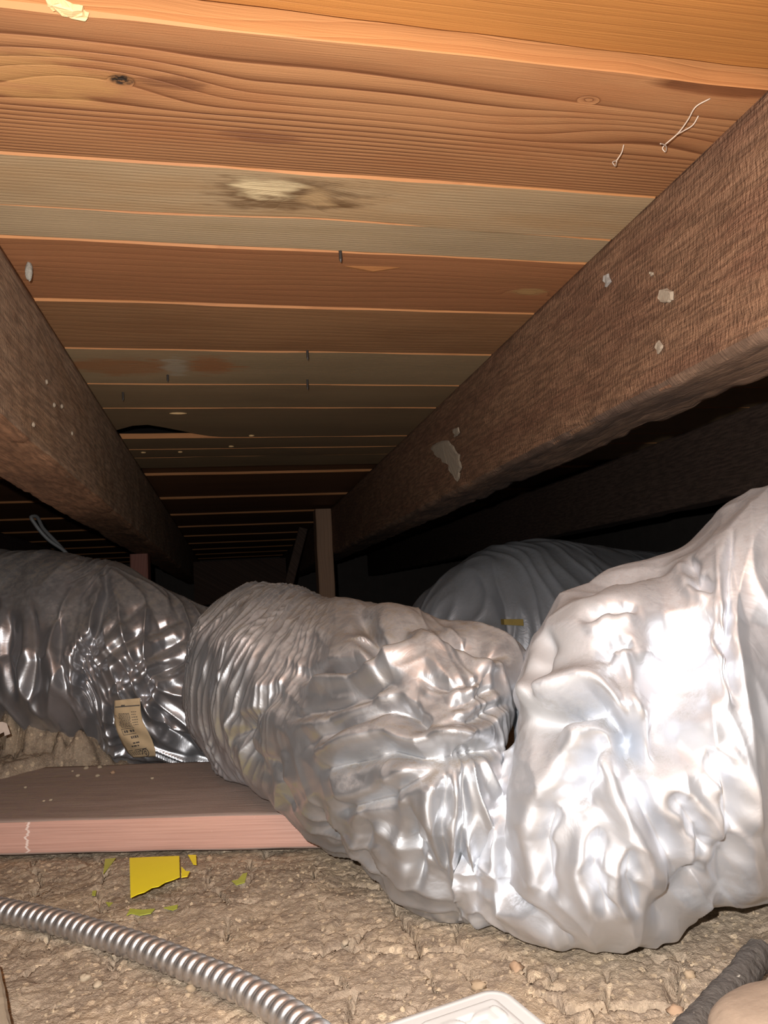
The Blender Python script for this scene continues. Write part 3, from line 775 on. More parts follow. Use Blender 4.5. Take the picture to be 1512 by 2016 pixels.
stB = [(468, 1172, 438, 1425, 1.30, 0.95, 0.4), (492, 1156, 460, 1478, 1.26, 1.0, 0.4), (560, 1154, 506, 1545, 1.14, 1.0, 0.4), (660, 1172, 566, 1602, 1.0, 1.0, 0.45),
       (765, 1190, 640, 1660, 0.88, 1.0, 0.5), (875, 1212, 717, 1715, 0.78, 1.0, 0.55), (972, 1246, 794, 1758, 0.71, 0.95, 0.6),
       (1012, 1298, 856, 1788, 0.67, 0.9, 0.7), (1005, 1385, 905, 1803, 0.65, 0.85, 0.8), (980, 1455, 945, 1812, 0.648, 0.8, 0.9), (985, 1485, 1000, 1825, 0.65, 0.7, 1.0), (1030, 1490, 1050, 1820, 0.65, 0.6, 1.0)]
crB = [([(560, 1328), (640, 1312), (726, 1297), (775, 1272), (832, 1243)], 12, 0.020, 0.7),
       ([(832, 1243), (920, 1256), (1005, 1300)], 10, 0.014, 0.6),
       ([(700, 1190), (730, 1240), (728, 1296)], 16, 0.020),
       ([(726, 1296), (800, 1230), (900, 1215)], 14, 0.010, 0.4),
       ([(618, 1520), (700, 1496), (765, 1476), (830, 1492), (905, 1480), (1003, 1470)], 15, 0.022, -0.6),
       ([(640, 1600), (760, 1570), (890, 1500)], 12, 0.010, -0.5),
       ([(552, 1335), (520, 1400), (470, 1460)], 9, 0.009, 0.5),
       ([(560, 1420), (680, 1380), (790, 1330)], 10, 0.008, 0.6), ([(600, 1470), (700, 1420), (760, 1390), (830, 1395)], 11, 0.010, 0.6),
       ([(760, 1370), (800, 1400), (850, 1440)], 12, 0.012, -0.5), ([(820, 1330), (880, 1350), (960, 1330)], 9, 0.007, 0.5),
       ([(850, 1440), (930, 1420), (1000, 1380)], 9, 0.008, 0.5), ([(880, 1400), (940, 1370), (990, 1350)], 9, 0.006, 0.5),
       ([(520, 1480), (560, 1540), (580, 1600)], 9, 0.008, 0.5), ([(480, 1390), (500, 1480), (540, 1560)], 9, 0.008, 0.5),
       ([(620, 1560), (640, 1640), (690, 1700)], 11, 0.009, 0.5), ([(720, 1590), (720, 1680), (770, 1750)], 11, 0.009, 0.5),
       ([(820, 1560), (800, 1660), (830, 1760)], 10, 0.009, 0.5), ([(880, 1510), (870, 1620), (880, 1740)], 9, 0.010, 0.5),
       ([(905, 1490), (915, 1600), (905, 1700), (935, 1800)], 8, 0.012, 0.5)]
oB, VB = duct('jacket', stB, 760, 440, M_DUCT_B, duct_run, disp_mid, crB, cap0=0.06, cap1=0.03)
rebase(oB, VB)
oB['label'] = 'crumpled dusty silver film over the kinked middle of the duct'

# --- the near run on the right, bulging up and out of frame
def disp_near(s, t, u, v):
    lump = 0.010 * fbm(s * 4.5, t * 4.5, 480, 2)
    a = facets(s, t, 1.3, 0.16, 0.085, 490) * 0.026 + folds(s, t, 1.35, 0.34, 0.11, 491, 0.5) * 0.005
    b = folds(s, t, 1.15, 0.20, 0.045, 495, 0.4) * 0.002
    low = smooth(1560, 1700, v)
    c = folds(s, t, 1.5, 0.18, 0.06, 500, 0.3) * 0.004
    neck = smooth(1040, 960, u)
    e = folds(s, t, 1.5, 0.12, 0.03, 505, 0.3) * 0.006
    return -0.003 + lump + a * (1 - 0.6 * low) + b + c * low + e * neck
stD = [(922, 1500, 905, 1804, 0.652, 0.9, 1.0), (955, 1480, 945, 1816, 0.646, 0.95, 1.0), (1010, 1420, 1005, 1835, 0.635, 0.9, 1.0), (1012, 1330, 1065, 1852, 0.62, 1.0, 1.0),
       (1058, 1245, 1130, 1858, 0.605, 1.0, 1.0), (1122, 1168, 1200, 1862, 0.595, 1.0, 1.0), (1215, 1108, 1290, 1856, 0.585, 1.0, 1.0), (1330, 1062, 1370, 1836, 0.58, 1.0, 1.0),
       (1440, 985, 1450, 1800, 0.575, 1.0, 1.0), (1540, 945, 1540, 1772, 0.575, 1.0, 1.0), (1660, 915, 1660, 1750, 0.59, 1.0, 1.0), (1850, 880, 1850, 1730, 0.62, 1.0, 1.0), (2150, 900, 2150, 1690, 0.68, 1.0, 1.0), (2500, 930, 2500, 1640, 0.76, 1.0, 1.0)]
crD = [([(1040, 1440), (1100, 1405), (1165, 1385), (1215, 1430), (1288, 1545)], 20, 0.034, -0.6),
       ([(1290, 1548), (1312, 1470), (1335, 1385), (1345, 1280), (1330, 1180)], 42, 0.034),
       ([(1290, 1545), (1255, 1440), (1210, 1330), (1180, 1260)], 14, 0.010, 0.4),
       ([(1195, 1432), (1150, 1500), (1118, 1600)], 18, 0.018, 0.5),
       ([(1205, 1440), (1260, 1560), (1310, 1660), (1348, 1740)], 20, 0.020, 0.5),
       ([(1285, 1850), (1330, 1770), (1365, 1724), (1400, 1716)], 22, 0.011, 0.4),
       ([(1424, 1790), (1428, 1700), (1434, 1630)], 20, 0.011, 0.4),
       ([(1395, 1700), (1380, 1640), (1330, 1560)], 12, 0.010, 0.4), ([(1440, 1640), (1430, 1540), (1400, 1470)], 14, 0.012, 0.4),
       ([(1400, 1210), (1440, 1290), (1460, 1400)], 10, 0.010, 0.4), ([(1435, 1150), (1440, 1260), (1455, 1310)], 8, 0.008, 0.3),
       ([(1140, 1230), (1200, 1200), (1260, 1190)], 10, 0.009, 0.5), ([(1165, 1300), (1210, 1270), (1250, 1265)], 10, 0.009, 0.5),
       ([(1090, 1240), (1080, 1330), (1075, 1400)], 10, 0.010, 0.4), ([(1120, 1180), (1200, 1120), (1320, 1075)], 11, 0.010, -0.4),
       ([(1100, 1560), (1080, 1650), (1095, 1760)], 11, 0.010, 0.4), ([(1180, 1620), (1170, 1700), (1200, 1780)], 11, 0.011, 0.4),
       ([(1240, 1650), (1230, 1720), (1250, 1790)], 9, 0.009, 0.4), ([(1020, 1540), (1000, 1640), (1010, 1740), (1050, 1800)], 11, 0.011, 0.4),
       ([(940, 1540), (938, 1650), (945, 1740), (955, 1800)], 7, 0.004, 0.4), ([(985, 1740), (1060, 1780), (1140, 1840)], 11, 0.009, 0.5),
       ([(1340, 1070), (1360, 1130), (1400, 1150)], 9, 0.010, 0.4), ([(1440, 1020), (1425, 1100), (1430, 1190)], 7, 0.004, 0.3)]
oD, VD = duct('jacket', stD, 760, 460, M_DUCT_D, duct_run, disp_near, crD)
rebase(oD, VD)
oD['label'] = 'bright silver film over the swollen near end of the duct'
tag(duct_run, 'crumpled silver insulated flexible duct winding across the foreground over the board', 'duct')

# --- rear duct in the next bay
def disp_rear(s, t, u, v):
    return 0.008 * fbm(s * 4, t * 4, 520, 2) + folds(s, t, 1.4, 0.18, 0.05, 525, 0.4) * 0.006
stX = [(832, 1262, 838, 1330, 1.75, 1.0), (852, 1200, 850, 1400, 1.77, 1.0), (890, 1135, 880, 1450, 1.80, 1.0), (950, 1085, 945, 1470, 1.82, 1.0),
       (1040, 1067, 1040, 1475, 1.85, 1.0), (1140, 1076, 1140, 1470, 1.90, 1.0), (1260, 1088, 1260, 1455, 1.98, 1.0), (1420, 1100, 1420, 1440, 2.1, 1.0)]
oX, VX = duct('rear_flexible_duct', stX, 260, 200, M_DUCT_X, None, disp_rear, (), cap0=0.04)
tag(oX, 'dim grey flexible duct bulging in the shadows behind the near duct', 'duct')

# --- paper label stuck on the left sleeve
def bvh_of(V):
    ni, nj, _ = V.shape; idx = np.arange(ni * nj).reshape(ni, nj); nx = np.roll(idx, -1, 1)
    f = np.stack([idx[:-1], nx[:-1], nx[1:], idx[1:]], -1).reshape(-1, 4)
    return BVHTree.FromPolygons([tuple(p) for p in V.reshape(-1, 3)], [tuple(int(a) for a in q) for q in f])
def on_surface(bvh, u, v, off):
    d = Vector(ray(u, v)).normalized(); hit = bvh.ray_cast(Vector(CAM), d)
    if hit[0] is None: return None
    return np.array(hit[0] - d * off)
bvhA = bvh_of(VA)
LAB = [((226, 1379), (276, 1374)), ((225, 1403), (277, 1400)), ((226, 1425), (281, 1420)), ((233, 1446), (290, 1437)), ((242, 1466), (299, 1455)),
       ((252, 1482), (305, 1473)), ((262, 1491), (307, 1489))]
def lab_px(a, b):
    q = b * (len(LAB) - 1); i = min(int(q), len(LAB) - 2); f = q - i
    L = np.array(LAB[i][0]) * (1 - f) + np.array(LAB[i + 1][0]) * f; Rr = np.array(LAB[i][1]) * (1 - f) + np.array(LAB[i + 1][1]) * f
    return L * (1 - a) + Rr * a
ni, nj = 26, 14
LV = np.zeros((ni, nj, 3)); dep = np.zeros((ni, nj))
fwd = R @ np.array([0, 0, 1.0])
for i in range(ni):
    for j in range(nj):
        p = lab_px(j / (nj - 1), i / (ni - 1)); h = on_surface(bvhA, p[0], p[1], 0.0)
        dep[i, j] = 1.2 if h is None else (h - CAM) @ fwd
for _ in range(6):      # paper bridges the small folds
    pd = np.pad(dep, 1, mode='edge'); sm = (pd[:-2, 1:-1] + pd[2:, 1:-1] + pd[1:-1, :-2] + pd[1:-1, 2:]) / 4
    dep = np.minimum(dep, sm) * 0.5 + sm * 0.5
dep = dep - 0.007
def lab_pt(a, b, off=0.0):
    p = lab_px(a, b); x = a * (nj - 1); y_ = b * (ni - 1); j = min(int(x), nj - 2); i = min(int(y_), ni - 2); fx = x - j; fy = y_ - i
    D = (dep[i, j] * (1 - fx) + dep[i, j + 1] * fx) * (1 - fy) + (dep[i + 1, j] * (1 - fx) + dep[i + 1, j + 1] * fx) * fy - off
    r_ = ray(p[0], p[1]); return CAM + r_ * (D / FPX)
for i in range(ni):
    for j in range(nj): LV[i, j] = lab_pt(j / (nj - 1), i / (ni - 1))
M_PAPER = plain('aged_paper', (0.74, 0.55, 0.33), 0.85, 0, 0.35, 45)
M_INK = plain('faded_ink', (0.10, 0.085, 0.075), 0.8, 0, 0.2, 40)
lab = grid_mesh('paper_label', LV - DOFF, M_PAPER, duct_run)
sol = lab.modifiers.new('thickness', 'SOLIDIFY'); sol.thickness = 0.0006
lab['label'] = 'torn tan paper label with faded print'
ink_v = []; ink_f = []
def ink(a0, a1, b0_, b1_):
    n = 5; base_i = len(ink_v)
    for q in range(n + 1):
        for b in (b0_, b1_): ink_v.append(lab_pt(a0 + (a1 - a0) * q / n, b, 0.0012) - DOFF)
    for q in range(n): ink_f.append((base_i + 2 * q, base_i + 2 * q + 2, base_i + 2 * q + 3, base_i + 2 * q + 1))
rs = np.random.RandomState(5)
ink(0.02, 0.97, 0.085, 0.10); ink(0.25, 0.40, 0.07, 0.085)
for q in range(11):                      # rows of tiny illegible print
    b = 0.185 + q * 0.021; x = 0.14 + rs.rand() * 0.05
    while x < 0.56:
        w = 0.03 + rs.rand() * 0.06; ink(x, min(x + w, 0.58), b, b + 0.011); x += w + 0.015
    x = 0.63
    if q % 2 == 0:
        while x < 0.8:
            w = 0.03 + rs.rand() * 0.04; ink(x, x + w, b - 0.02, b - 0.008); x += w + 0.02
ink(0.16, 0.60, 0.425, 0.434); ink(0.16, 0.60, 0.52, 0.529); ink(0.155, 0.17, 0.425, 0.529)
for x, w in ((0.22, 0.05), (0.29, 0.06), (0.42, 0.07), (0.51, 0.06)): ink(x, x + w, 0.455, 0.495)
for x, w in ((0.36, 0.05), (0.43, 0.04), (0.49, 0.06), (0.57, 0.04)): ink(x, x + w, 0.56, 0.60)
for x, w in ((0.12, 0.09), (0.34, 0.08), (0.44, 0.12)): ink(x, x + w, 0.665, 0.69)
for x, w in ((0.24, 0.06), (0.32, 0.10), (0.45, 0.05)): ink(x, x + w, 0.72, 0.745)
ink(0.05, 0.72, 0.80, 0.812)
for q in range(3):
    x = 0.05
    while x < 0.42: ink(x, x + 0.05, 0.835 + 0.04 * q, 0.855 + 0.04 * q); x += 0.075
# curved emblem strokes at the foot of the label
def arc(cx, cy, rx, ry, a0, a1, w=0.02):
    n = 10; base_i = len(ink_v)
    for q in range(n + 1):
        a = a0 + (a1 - a0) * q / n
        for k_ in (1.0, 1.0 - w / max(rx, 0.02)):
            ink_v.append(lab_pt(np.clip(cx + rx * k_ * math.cos(a), 0, 1), np.clip(cy + ry * k_ * math.sin(a), 0, 1), 0.0012) - DOFF)
    for q in range(n): ink_f.append((base_i + 2 * q, base_i + 2 * q + 2, base_i + 2 * q + 3, base_i + 2 * q + 1))
arc(0.62, 0.90, 0.13, 0.10, math.pi, 2.6 * math.pi, 0.03); arc(0.62, 0.90, 0.05, 0.06, 0.2, 2 * math.pi, 0.025); arc(0.46, 0.88, 0.06, 0.06, math.pi * 1.2, math.pi * 2.6, 0.025)
pr = mesh_obj('print', ink_v, ink_f, M_INK, lab)
pr['label'] = 'small faded dark print'

# ------------------------------------------------------------------ flexible metal conduit
def gz(x, y, fine=False):
    return float(ground_h(np.array([x]), np.array([y]), fine)[0])
def conduit():
    px = [(-160, 1760), (-80, 1772), (0, 1791), (95, 1811), (185, 1836), (280, 1866), (370, 1901), (445, 1931), (509, 1962), (575, 2004), (640, 2055), (720, 2130)]
    rr = 0.0103
    pts = []
    for u, v in px:
        p = PZ(u, v, 0.018); p = PZ(u, v, max(gz(p[0], p[1]) + rr + 0.001, 0.013)); pts.append(p)
    P, S = spline(pts, 1500)
    T = np.gradient(P, axis=0); T /= np.linalg.norm(T, axis=1)[:, None]
    a = np.cross(T, [0, 0, 1.0]); a /= np.linalg.norm(a, axis=1)[:, None]; b = np.cross(a, T)
    nt = 28; th = np.arange(nt) * 2 * np.pi / nt
    pitch = 0.0098
    ph = (S[:, None] / pitch - th[None] / (2 * np.pi)) % 1.0
    # interlocked strip: rounded crown, then a sharp step down into the groove
    prof = np.where(ph < 0.68, np.sin(np.pi * np.clip(ph / 0.68, 0, 1)) ** 0.55, 0.0)
    lip = np.where((ph >= 0.68), -0.25 * np.sin(np.pi * (ph - 0.68) / 0.32), 0)
    rad = rr * (0.85 + 0.18 * prof + 0.16 * lip)
    V = P[:, None] + rad[..., None] * (np.cos(th)[None, :, None] * a[:, None] + np.sin(th)[None, :, None] * b[:, None])
    k = NT('galvanised_strip'); o = k.obj(); n = k.noise(o, 400.0, 3)
    m_ = k.out(k.mix(n, (0.72, 0.71, 0.70), (0.52, 0.51, 0.50)), k.math('ADD', 0.30, k.math('MULTIPLY', n, 0.15)), 0.92)
    o = grid_mesh('metal_conduit', V, m_, wrap_j=True)
    return tag(o, 'ribbed silver flexible metal conduit curving across the dirt in front', 'conduit')
conduit()

# ------------------------------------------------------------------ scraps lying on the dirt
def sheet(name, px, z, mat, label, cat, n=10, th=0.0006, curl=0.0, group=None, parent=None, zf=None):
    """A thin torn sheet: outline given by its corners seen on the ground, filled, with thickness."""
    pts = [PZ(u, v, z if zf is None else zf(u, v)) for u, v in px]
    c = np.mean(pts, axis=0)
    bm = bmesh.new()
    vs_ = [bm.verts.new(p - c) for p in pts]; f = bm.faces.new(vs_)
    bm.normal_update()
    if f.normal.z < 0: f.normal_flip()
    r_ = bmesh.ops.extrude_face_region(bm, geom=[f])
    for e in r_['geom']:
        if isinstance(e, bmesh.types.BMVert): e.co.z += th
    bmesh.ops.recalc_face_normals(bm, faces=bm.faces)
    o = bm_obj(name, bm, mat, parent)
    o.location = c
    return tag(o, label, cat, group)
M_YEL = plain('yellow_card', (0.98, 0.82, 0.02), 0.5, 0, 0.06, 30)
M_GRN = plain('yellow_green_plastic', (0.50, 0.55, 0.08), 0.5, 0, 0.3, 60)
ysh = sheet('yellow_card', [(255, 1690), (300, 1688), (353, 1686), (354, 1727), (343, 1732), (325, 1738), (312, 1746), (300, 1748), (285, 1757), (272, 1761), (257, 1768)], 0.014, M_YEL,
            'bright yellow card half buried in the dirt below the board', 'card')
sheet('yellow_card_fragment', [(357, 1707), (366, 1716), (374, 1716), (369, 1726), (357, 1728)], 0.0125, M_YEL, 'small yellow torn strip beside the bright yellow card', 'paper scrap')
sheet('yellow_card_fragment', [(370, 1684), (386, 1684), (387, 1703), (380, 1702)], 0.0125, M_YEL, 'small yellow corner poking out just under the board', 'paper scrap')
def ground_sheet(px, label, k_):
    p = PZ(px[0][0], px[0][1], 0.004); h = [ground_h(np.array([PZ(u, v, 0.004)[0]]), np.array([PZ(u, v, 0.004)[1]]), True)[0] for u, v in px]
    sheet('green_plastic_scrap', px, max(h) + 0.001, M_GRN, label, 'plastic scrap', group='green plastic scraps in the dirt')
ground_sheet([(249, 1803), (256, 1790), (280, 1792), (305, 1790), (297, 1799), (275, 1803), (258, 1799)], 'longest yellow-green plastic scrap, below the yellow card', 0)
ground_sheet([(322, 1788), (350, 1782), (349, 1789), (340, 1793)], 'tiny yellow-green scrap right of the longest one', 1)
ground_sheet([(456, 1735), (468, 1733), (478, 1721), (487, 1719), (482, 1738), (465, 1743)], 'yellow-green scrap lying alone right of the yellow card', 2)
ground_sheet([(207, 1692), (228, 1690), (216, 1706), (203, 1722)], 'yellow-green scrap at the shaded foot of the board, left of the yellow card', 3)
ground_sheet([(182, 1755), (190, 1754), (188, 1764), (181, 1763)], 'tiny yellow-green speck in a crack left of the yellow card', 4)
ground_sheet([(208, 1777), (222, 1778), (214, 1786)], 'small dull green speck above the conduit, left of the longest scrap', 5)

# white moulded tray, only its corner in frame
def tray():
    z = 0.016
    p0 = PZ(985, 1945, z); pa = PZ(760, 2020, z); pb = PZ(1045, 2020, z)
    a = (pa - p0); a[2] = 0; a /= np.linalg.norm(a)
    b = np.array([-a[1], a[0], 0.0])
    if b @ (pb - p0) < 0: b = -b
    L, W = 0.21, 0.15; n1, n2 = 190, 140
    A, B = np.meshgrid(np.linspace(0, L, n1), np.linspace(0, W, n2), indexing='ij')
    def sdr(x, y, cx, cy, hx, hy, r):
        qx = np.abs(x - cx) - hx + r; qy = np.abs(y - cy) - hy + r
        return np.minimum(np.maximum(qx, qy), 0) + np.hypot(np.maximum(qx, 0), np.maximum(qy, 0)) - r
    # rounded plan: pull the grid corners onto a rounded rectangle
    cx, cy = L / 2, W / 2; r = 0.016
    X = A - cx; Y = B - cy
    hx, hy = L / 2, W / 2
    ox = np.clip(np.abs(X) - (hx - r), 0, None); oy = np.clip(np.abs(Y) - (hy - r), 0, None)
    k = np.where((ox > 0) & (oy > 0), np.maximum(ox, oy) / np.maximum(np.hypot(ox, oy), 1e-9), 1.0)
    X = np.sign(X) * (np.minimum(np.abs(X), hx - r) + ox * k); Y = np.sign(Y) * (np.minimum(np.abs(Y), hy - r) + oy * k)
    d = sdr(X, Y, 0, 0, hx, hy, r)
    H = 0.0012 * smooth(-0.004, -0.0015, d) * smooth(0.0, -0.0015, d) - 0.009 * smooth(-0.0022, -0.0002, d)
    # moulded raised ribs
    H = H + 0.0016 * smooth(-0.0115, -0.0135, d) * smooth(-0.0225, -0.0205, d) * (smooth(0.0, 0.004, np.abs(np.mod(X + 0.5, 0.062) - 0.031) - 0.003))
    H = H - 0.0014 * smooth(-0.0265, -0.0285, d)
    for i in range(-3, 4):
        for j in range(-2, 3):
            dd = sdr(X, Y, i * 0.026, j * 0.023, 0.0095, 0.0075, 0.005)
            H = H + 0.0022 * smooth(0.0015, -0.0015, dd)
    V = p0[None, None] + (X + cx)[..., None] * a + (Y + cy)[..., None] * b
    V[..., 2] = z + H
    m_ = plain('white_plastic', (0.62, 0.62, 0.60), 0.35, 0, 0.04, 20)
    o = grid_mesh('white_tray', V - p0, m_); o.location = p0
    s = o.modifiers.new('thickness', 'SOLIDIFY'); s.thickness = 0.0015; s.offset = -1 if True else 1
    return tag(o, 'white moulded plastic tray corner at the bottom edge of the frame', 'tray')
tray()

# dark encrusted rod and pale round stone, lower right
M_ROD = NT('dark_crusted'); _o = M_ROD.obj(); _n = M_ROD.noise(_o, 120.0, 4); _w = M_ROD.smoothstep(M_ROD.noise(_o, 260.0, 2), 0.70, 0.76)
M_ROD = M_ROD.out(M_ROD.mix(_w, M_ROD.mix(_n, (0.12, 0.105, 0.09), (0.05, 0.045, 0.042)), (0.6, 0.56, 0.48)), 0.75, 0, M_ROD.bump(_n, 1.0, 0.004))
px = [(1497, 1876), (1480, 1898), (1440, 1945), (1400, 1990), (1365, 2030), (1320, 2080)]
pts = [PZ(u, v, 0.022) for u, v in px]
P, S = spline(pts, 90)
V = tube_pts(P, 0.0092, 18)
SS, TT = np.meshgrid(S, np.arange(18), indexing='ij')
ctr = P[:, None]; V = ctr + (V - ctr) * (1 + 0.12 * fbm(SS * 60, TT * 0.6, 610, 3) + 0.05 * fbm(SS * 300, TT * 0.9, 615, 2))[..., None]
rod = grid_mesh('crusted_rod', V, M_ROD, wrap_j=True)
tag(rod, 'dark crusted rod lying diagonally in the lower right corner beside the stone', 'rod')

def stone(name, c, rx, ry, rz, mat, label, cat, seed, nu=40, nv=24, amp=0.06, group=None, sq=1.0):
    U, W = np.meshgrid(np.arange(nu) * 2 * np.pi / nu, np.linspace(0.02, np.pi - 0.02, nv), indexing='ij')
    x = np.cos(U) * np.sin(W); y_ = np.sin(U) * np.sin(W); z_ = np.cos(W)
    n = 1 + amp * (perlin(x * 1.7 + seed, y_ * 1.7 + z_ * 1.3, seed) + perlin(y_ * 3 + seed, z_ * 3 + x * 2.1, seed + 3) * 0.5)
    z_ = np.sign(z_) * np.abs(z_) ** sq
    V = np.stack([x * rx * n, y_ * ry * n, z_ * rz * n], -1).transpose(1, 0, 2)
    o = grid_mesh(name, V, mat, wrap_j=True)
    bm = bmesh.new(); bm.from_mesh(o.data)
    bmesh.ops.holes_fill(bm, edges=[e for e in bm.edges if e.is_boundary], sides=0); bmesh.ops.recalc_face_normals(bm, faces=bm.faces)
    bm.to_mesh(o.data); bm.free(); o.data.shade_smooth()
    o.location = c
    return tag(o, label, cat, group)
M_STONE = plain('tan_stone', (0.36, 0.27, 0.195), 0.9, 0, 0.2, 120, 0.0008)
c = PZ(1605, 2075, 0.018)
stone('flat_stone', c, 0.055, 0.050, 0.026, M_STONE, 'smooth tan rounded stone cut off by the lower right corner', 'stone', 3, 64, 40, 0.03, sq=0.6)
# pale block at the lower left corner
c = PZ(-30, 2016, 0.012)
blk = timber('wood_offcut', -0.012, 0.012, -0.05, 0.05, -0.012, 0.012, wood('offcut_wood', (0.36, 0.30, 0.22), (0.26, 0.2, 0.14), 200, 0.4, axis='y', seed=50.0),
             'pale offcut just showing at the lower left corner', 'offcut', c=0.002, seed=9, axis=1)
blk.location = (c[0], c[1], 0.018); blk.rotation_euler = (0, 0, math.radians(20))

# torn white-and-tan paper scrap on the soil heap
M_WPAP = plain('white_scrap', (0.80, 0.66, 0.56), 0.7, 0, 0.35, 90)
def standing_scrap():
    pts = [(-16, 1424), (4, 1421), (13, 1424), (20, 1445), (9, 1449), (8, 1441), (-14, 1452)]
    bm = bmesh.new(); P3 = [PY(u, v, 1.17 + 0.0005 * (u + 10)) for u, v in pts]; c = np.mean(P3, 0)
    vv = [bm.verts.new(p - c) for p in P3]; f = bm.faces.new(vv)
    g = bmesh.ops.extrude_face_region(bm, geom=[f])
    for e in g['geom']:
        if isinstance(e, bmesh.types.BMVert): e.co.y += 0.0015
    bmesh.ops.recalc_face_normals(bm, faces=bm.faces)
    o = bm_obj('paper_scrap', bm, M_WPAP); o.location = c
    tag(o, 'torn white paper scrap stuck in the soil heap at the left edge', 'paper scrap')
standing_scrap()

# pebbles one can pick out
M_PEB = [plain('tan_pebble', (0.42, 0.31, 0.2), 0.85, 0, 0.3, 200), plain('pale_pebble', (0.47, 0.38, 0.27), 0.8, 0, 0.3, 200), plain('orange_pebble', (0.45, 0.30, 0.19), 0.85, 0, 0.3, 200)]
peb = [(1258, 1972, 5.5, 2, 'orange-tan pebble in the dirt right of the white tray'), (1018, 1905, 5, 2, 'elongated orange pebble below the near duct'),
       (942, 1940, 4.5, 0, 'pebble at the far corner of the white tray'), (796, 2000, 4, 1, 'pebble beside the left rim of the white tray'),
       (633, 1814, 3.5, 1, 'pale pebble in the open dirt under the middle of the duct'), (637, 1833, 3.5, 1, 'pale pebble just below another in the open dirt'),
       (680, 1855, 3.5, 1, 'pale pebble right of a pair in the open dirt'), (330, 1782 - 75, 2.2, 0, None),
       (376, 1946, 3.5, 0, 'tan pebble below the middle of the conduit'), (1330, 1990, 4.5, 2, 'small tan pebble left of the crusted rod'),
       (1357, 1918, 4, 0, 'tan pebble in the shadow edge left of the crusted rod'), (412, 1690, 4, 0, 'tan pebble right of the yellow card near the board'),
       (168, 1924, 3.5, 1, 'pale pebble below the left part of the conduit'), (193, 1937, 3.5, 1, 'pale pebble slightly right of another below the conduit')]
for q, (u, v, r_, mi, lb) in enumerate(peb):
    if lb is None: continue
    p = PZ(u, v, 0.006); h = gz(p[0], p[1], True); p = PZ(u, v, h + 0.001)
    s_ = r_ * 0.001
    o = stone('pebble', p, s_ * 1.25, s_, s_ * 0.7, M_PEB[mi], lb, 'pebble', 20 + q, 9, 7, 0.45, 'pebbles in the dirt')
    o.rotation_euler = (0, 0, q * 1.3)
# crumbs on the board
bc = [(153, 1527, 2.8), (170, 1512, 3.2), (192, 1527, 2.6), (196, 1510, 3.0), (222, 1521, 2.8), (143, 1518, 1.8), (100, 1575, 1.8), (86, 1577, 1.6), (50, 1550, 2.0), (300, 1532, 2.2)]
order = sorted(range(len(bc)), key=lambda q: bc[q][0])
CRL = {q: '%s from the left of the tiny crumbs on the board top' % w for q, w in zip(order, 'first second third fourth fifth sixth seventh eighth ninth tenth'.split())}
for q, (u, v, r_) in enumerate(bc):
    p = PZ(u, v, BTOP + 0.0015); s_ = r_ * 0.001
    o = stone('soil_crumb', p, s_ * 1.3, s_, s_ * 0.8, M_PEB[1 if q != 4 else 2], CRL[q], 'crumb', 50 + q, 10, 7, 0.3, 'crumbs on the board')

# loose soil grains: uncountable
def grains():
    rs = np.random.RandomState(11)
    bm = bmesh.new(); bmesh.ops.create_icosphere(bm, subdivisions=1, radius=1.0)
    bv = np.array([v.co[:] for v in bm.verts]); bf = np.array([[v.index for v in f.verts] for f in bm.faces]); bm.free()
    N = 5200
    x = rs.uniform(-0.36, 0.62, N); y_ = rs.uniform(0.44, 0.97, N)
    u, v = board_uv(x, y_); keep = v < -0.006
    nb = 900
    xb = rs.uniform(-0.48, -0.16, nb); yb = rs.uniform(1.1, 1.42, nb); ub, vb = board_uv(xb, yb); kb = vb > 0.29
    x = np.r_[x[keep], xb[kb]]; y_ = np.r_[y_[keep], yb[kb]]
    h = ground_h(x, y_)
    size = 0.0007 + 0.0016 * rs.rand(len(x)) ** 3
    sc = 0.6 + 0.8 * rs.rand(len(x), 3); sc[:, 2] *= 0.7
    ang = rs.rand(len(x)) * 6.28
    Vv = bv[None] * sc[:, None] * size[:, None, None] * (1 + 0.28 * rs.randn(len(x), len(bv), 1))
    ca, sa = np.cos(ang)[:, None], np.sin(ang)[:, None]
    Vr = np.stack([Vv[..., 0] * ca - Vv[..., 1] * sa, Vv[..., 0] * sa + Vv[..., 1] * ca, Vv[..., 2]], -1)
    Vr += np.stack([x, y_, h + size * 0.25], -1)[:, None]
    F = (bf[None] + (np.arange(len(x)) * len(bv))[:, None, None]).reshape(-1, 3)
    k = NT('soil_grains'); o = k.obj(); w = k.noise(o, 140.0, 2)
    m_ = k.out(k.mix(k.smoothstep(w, 0.35, 0.7), (0.26, 0.20, 0.14), (0.46, 0.36, 0.245)), 0.95, 0, None, 0.2)
    o = mesh_obj('soil_grains', Vr.reshape(-1, 3), F, m_)
    tag(o, 'loose soil grains scattered over the dirt', 'soil', kind='stuff')
grains()

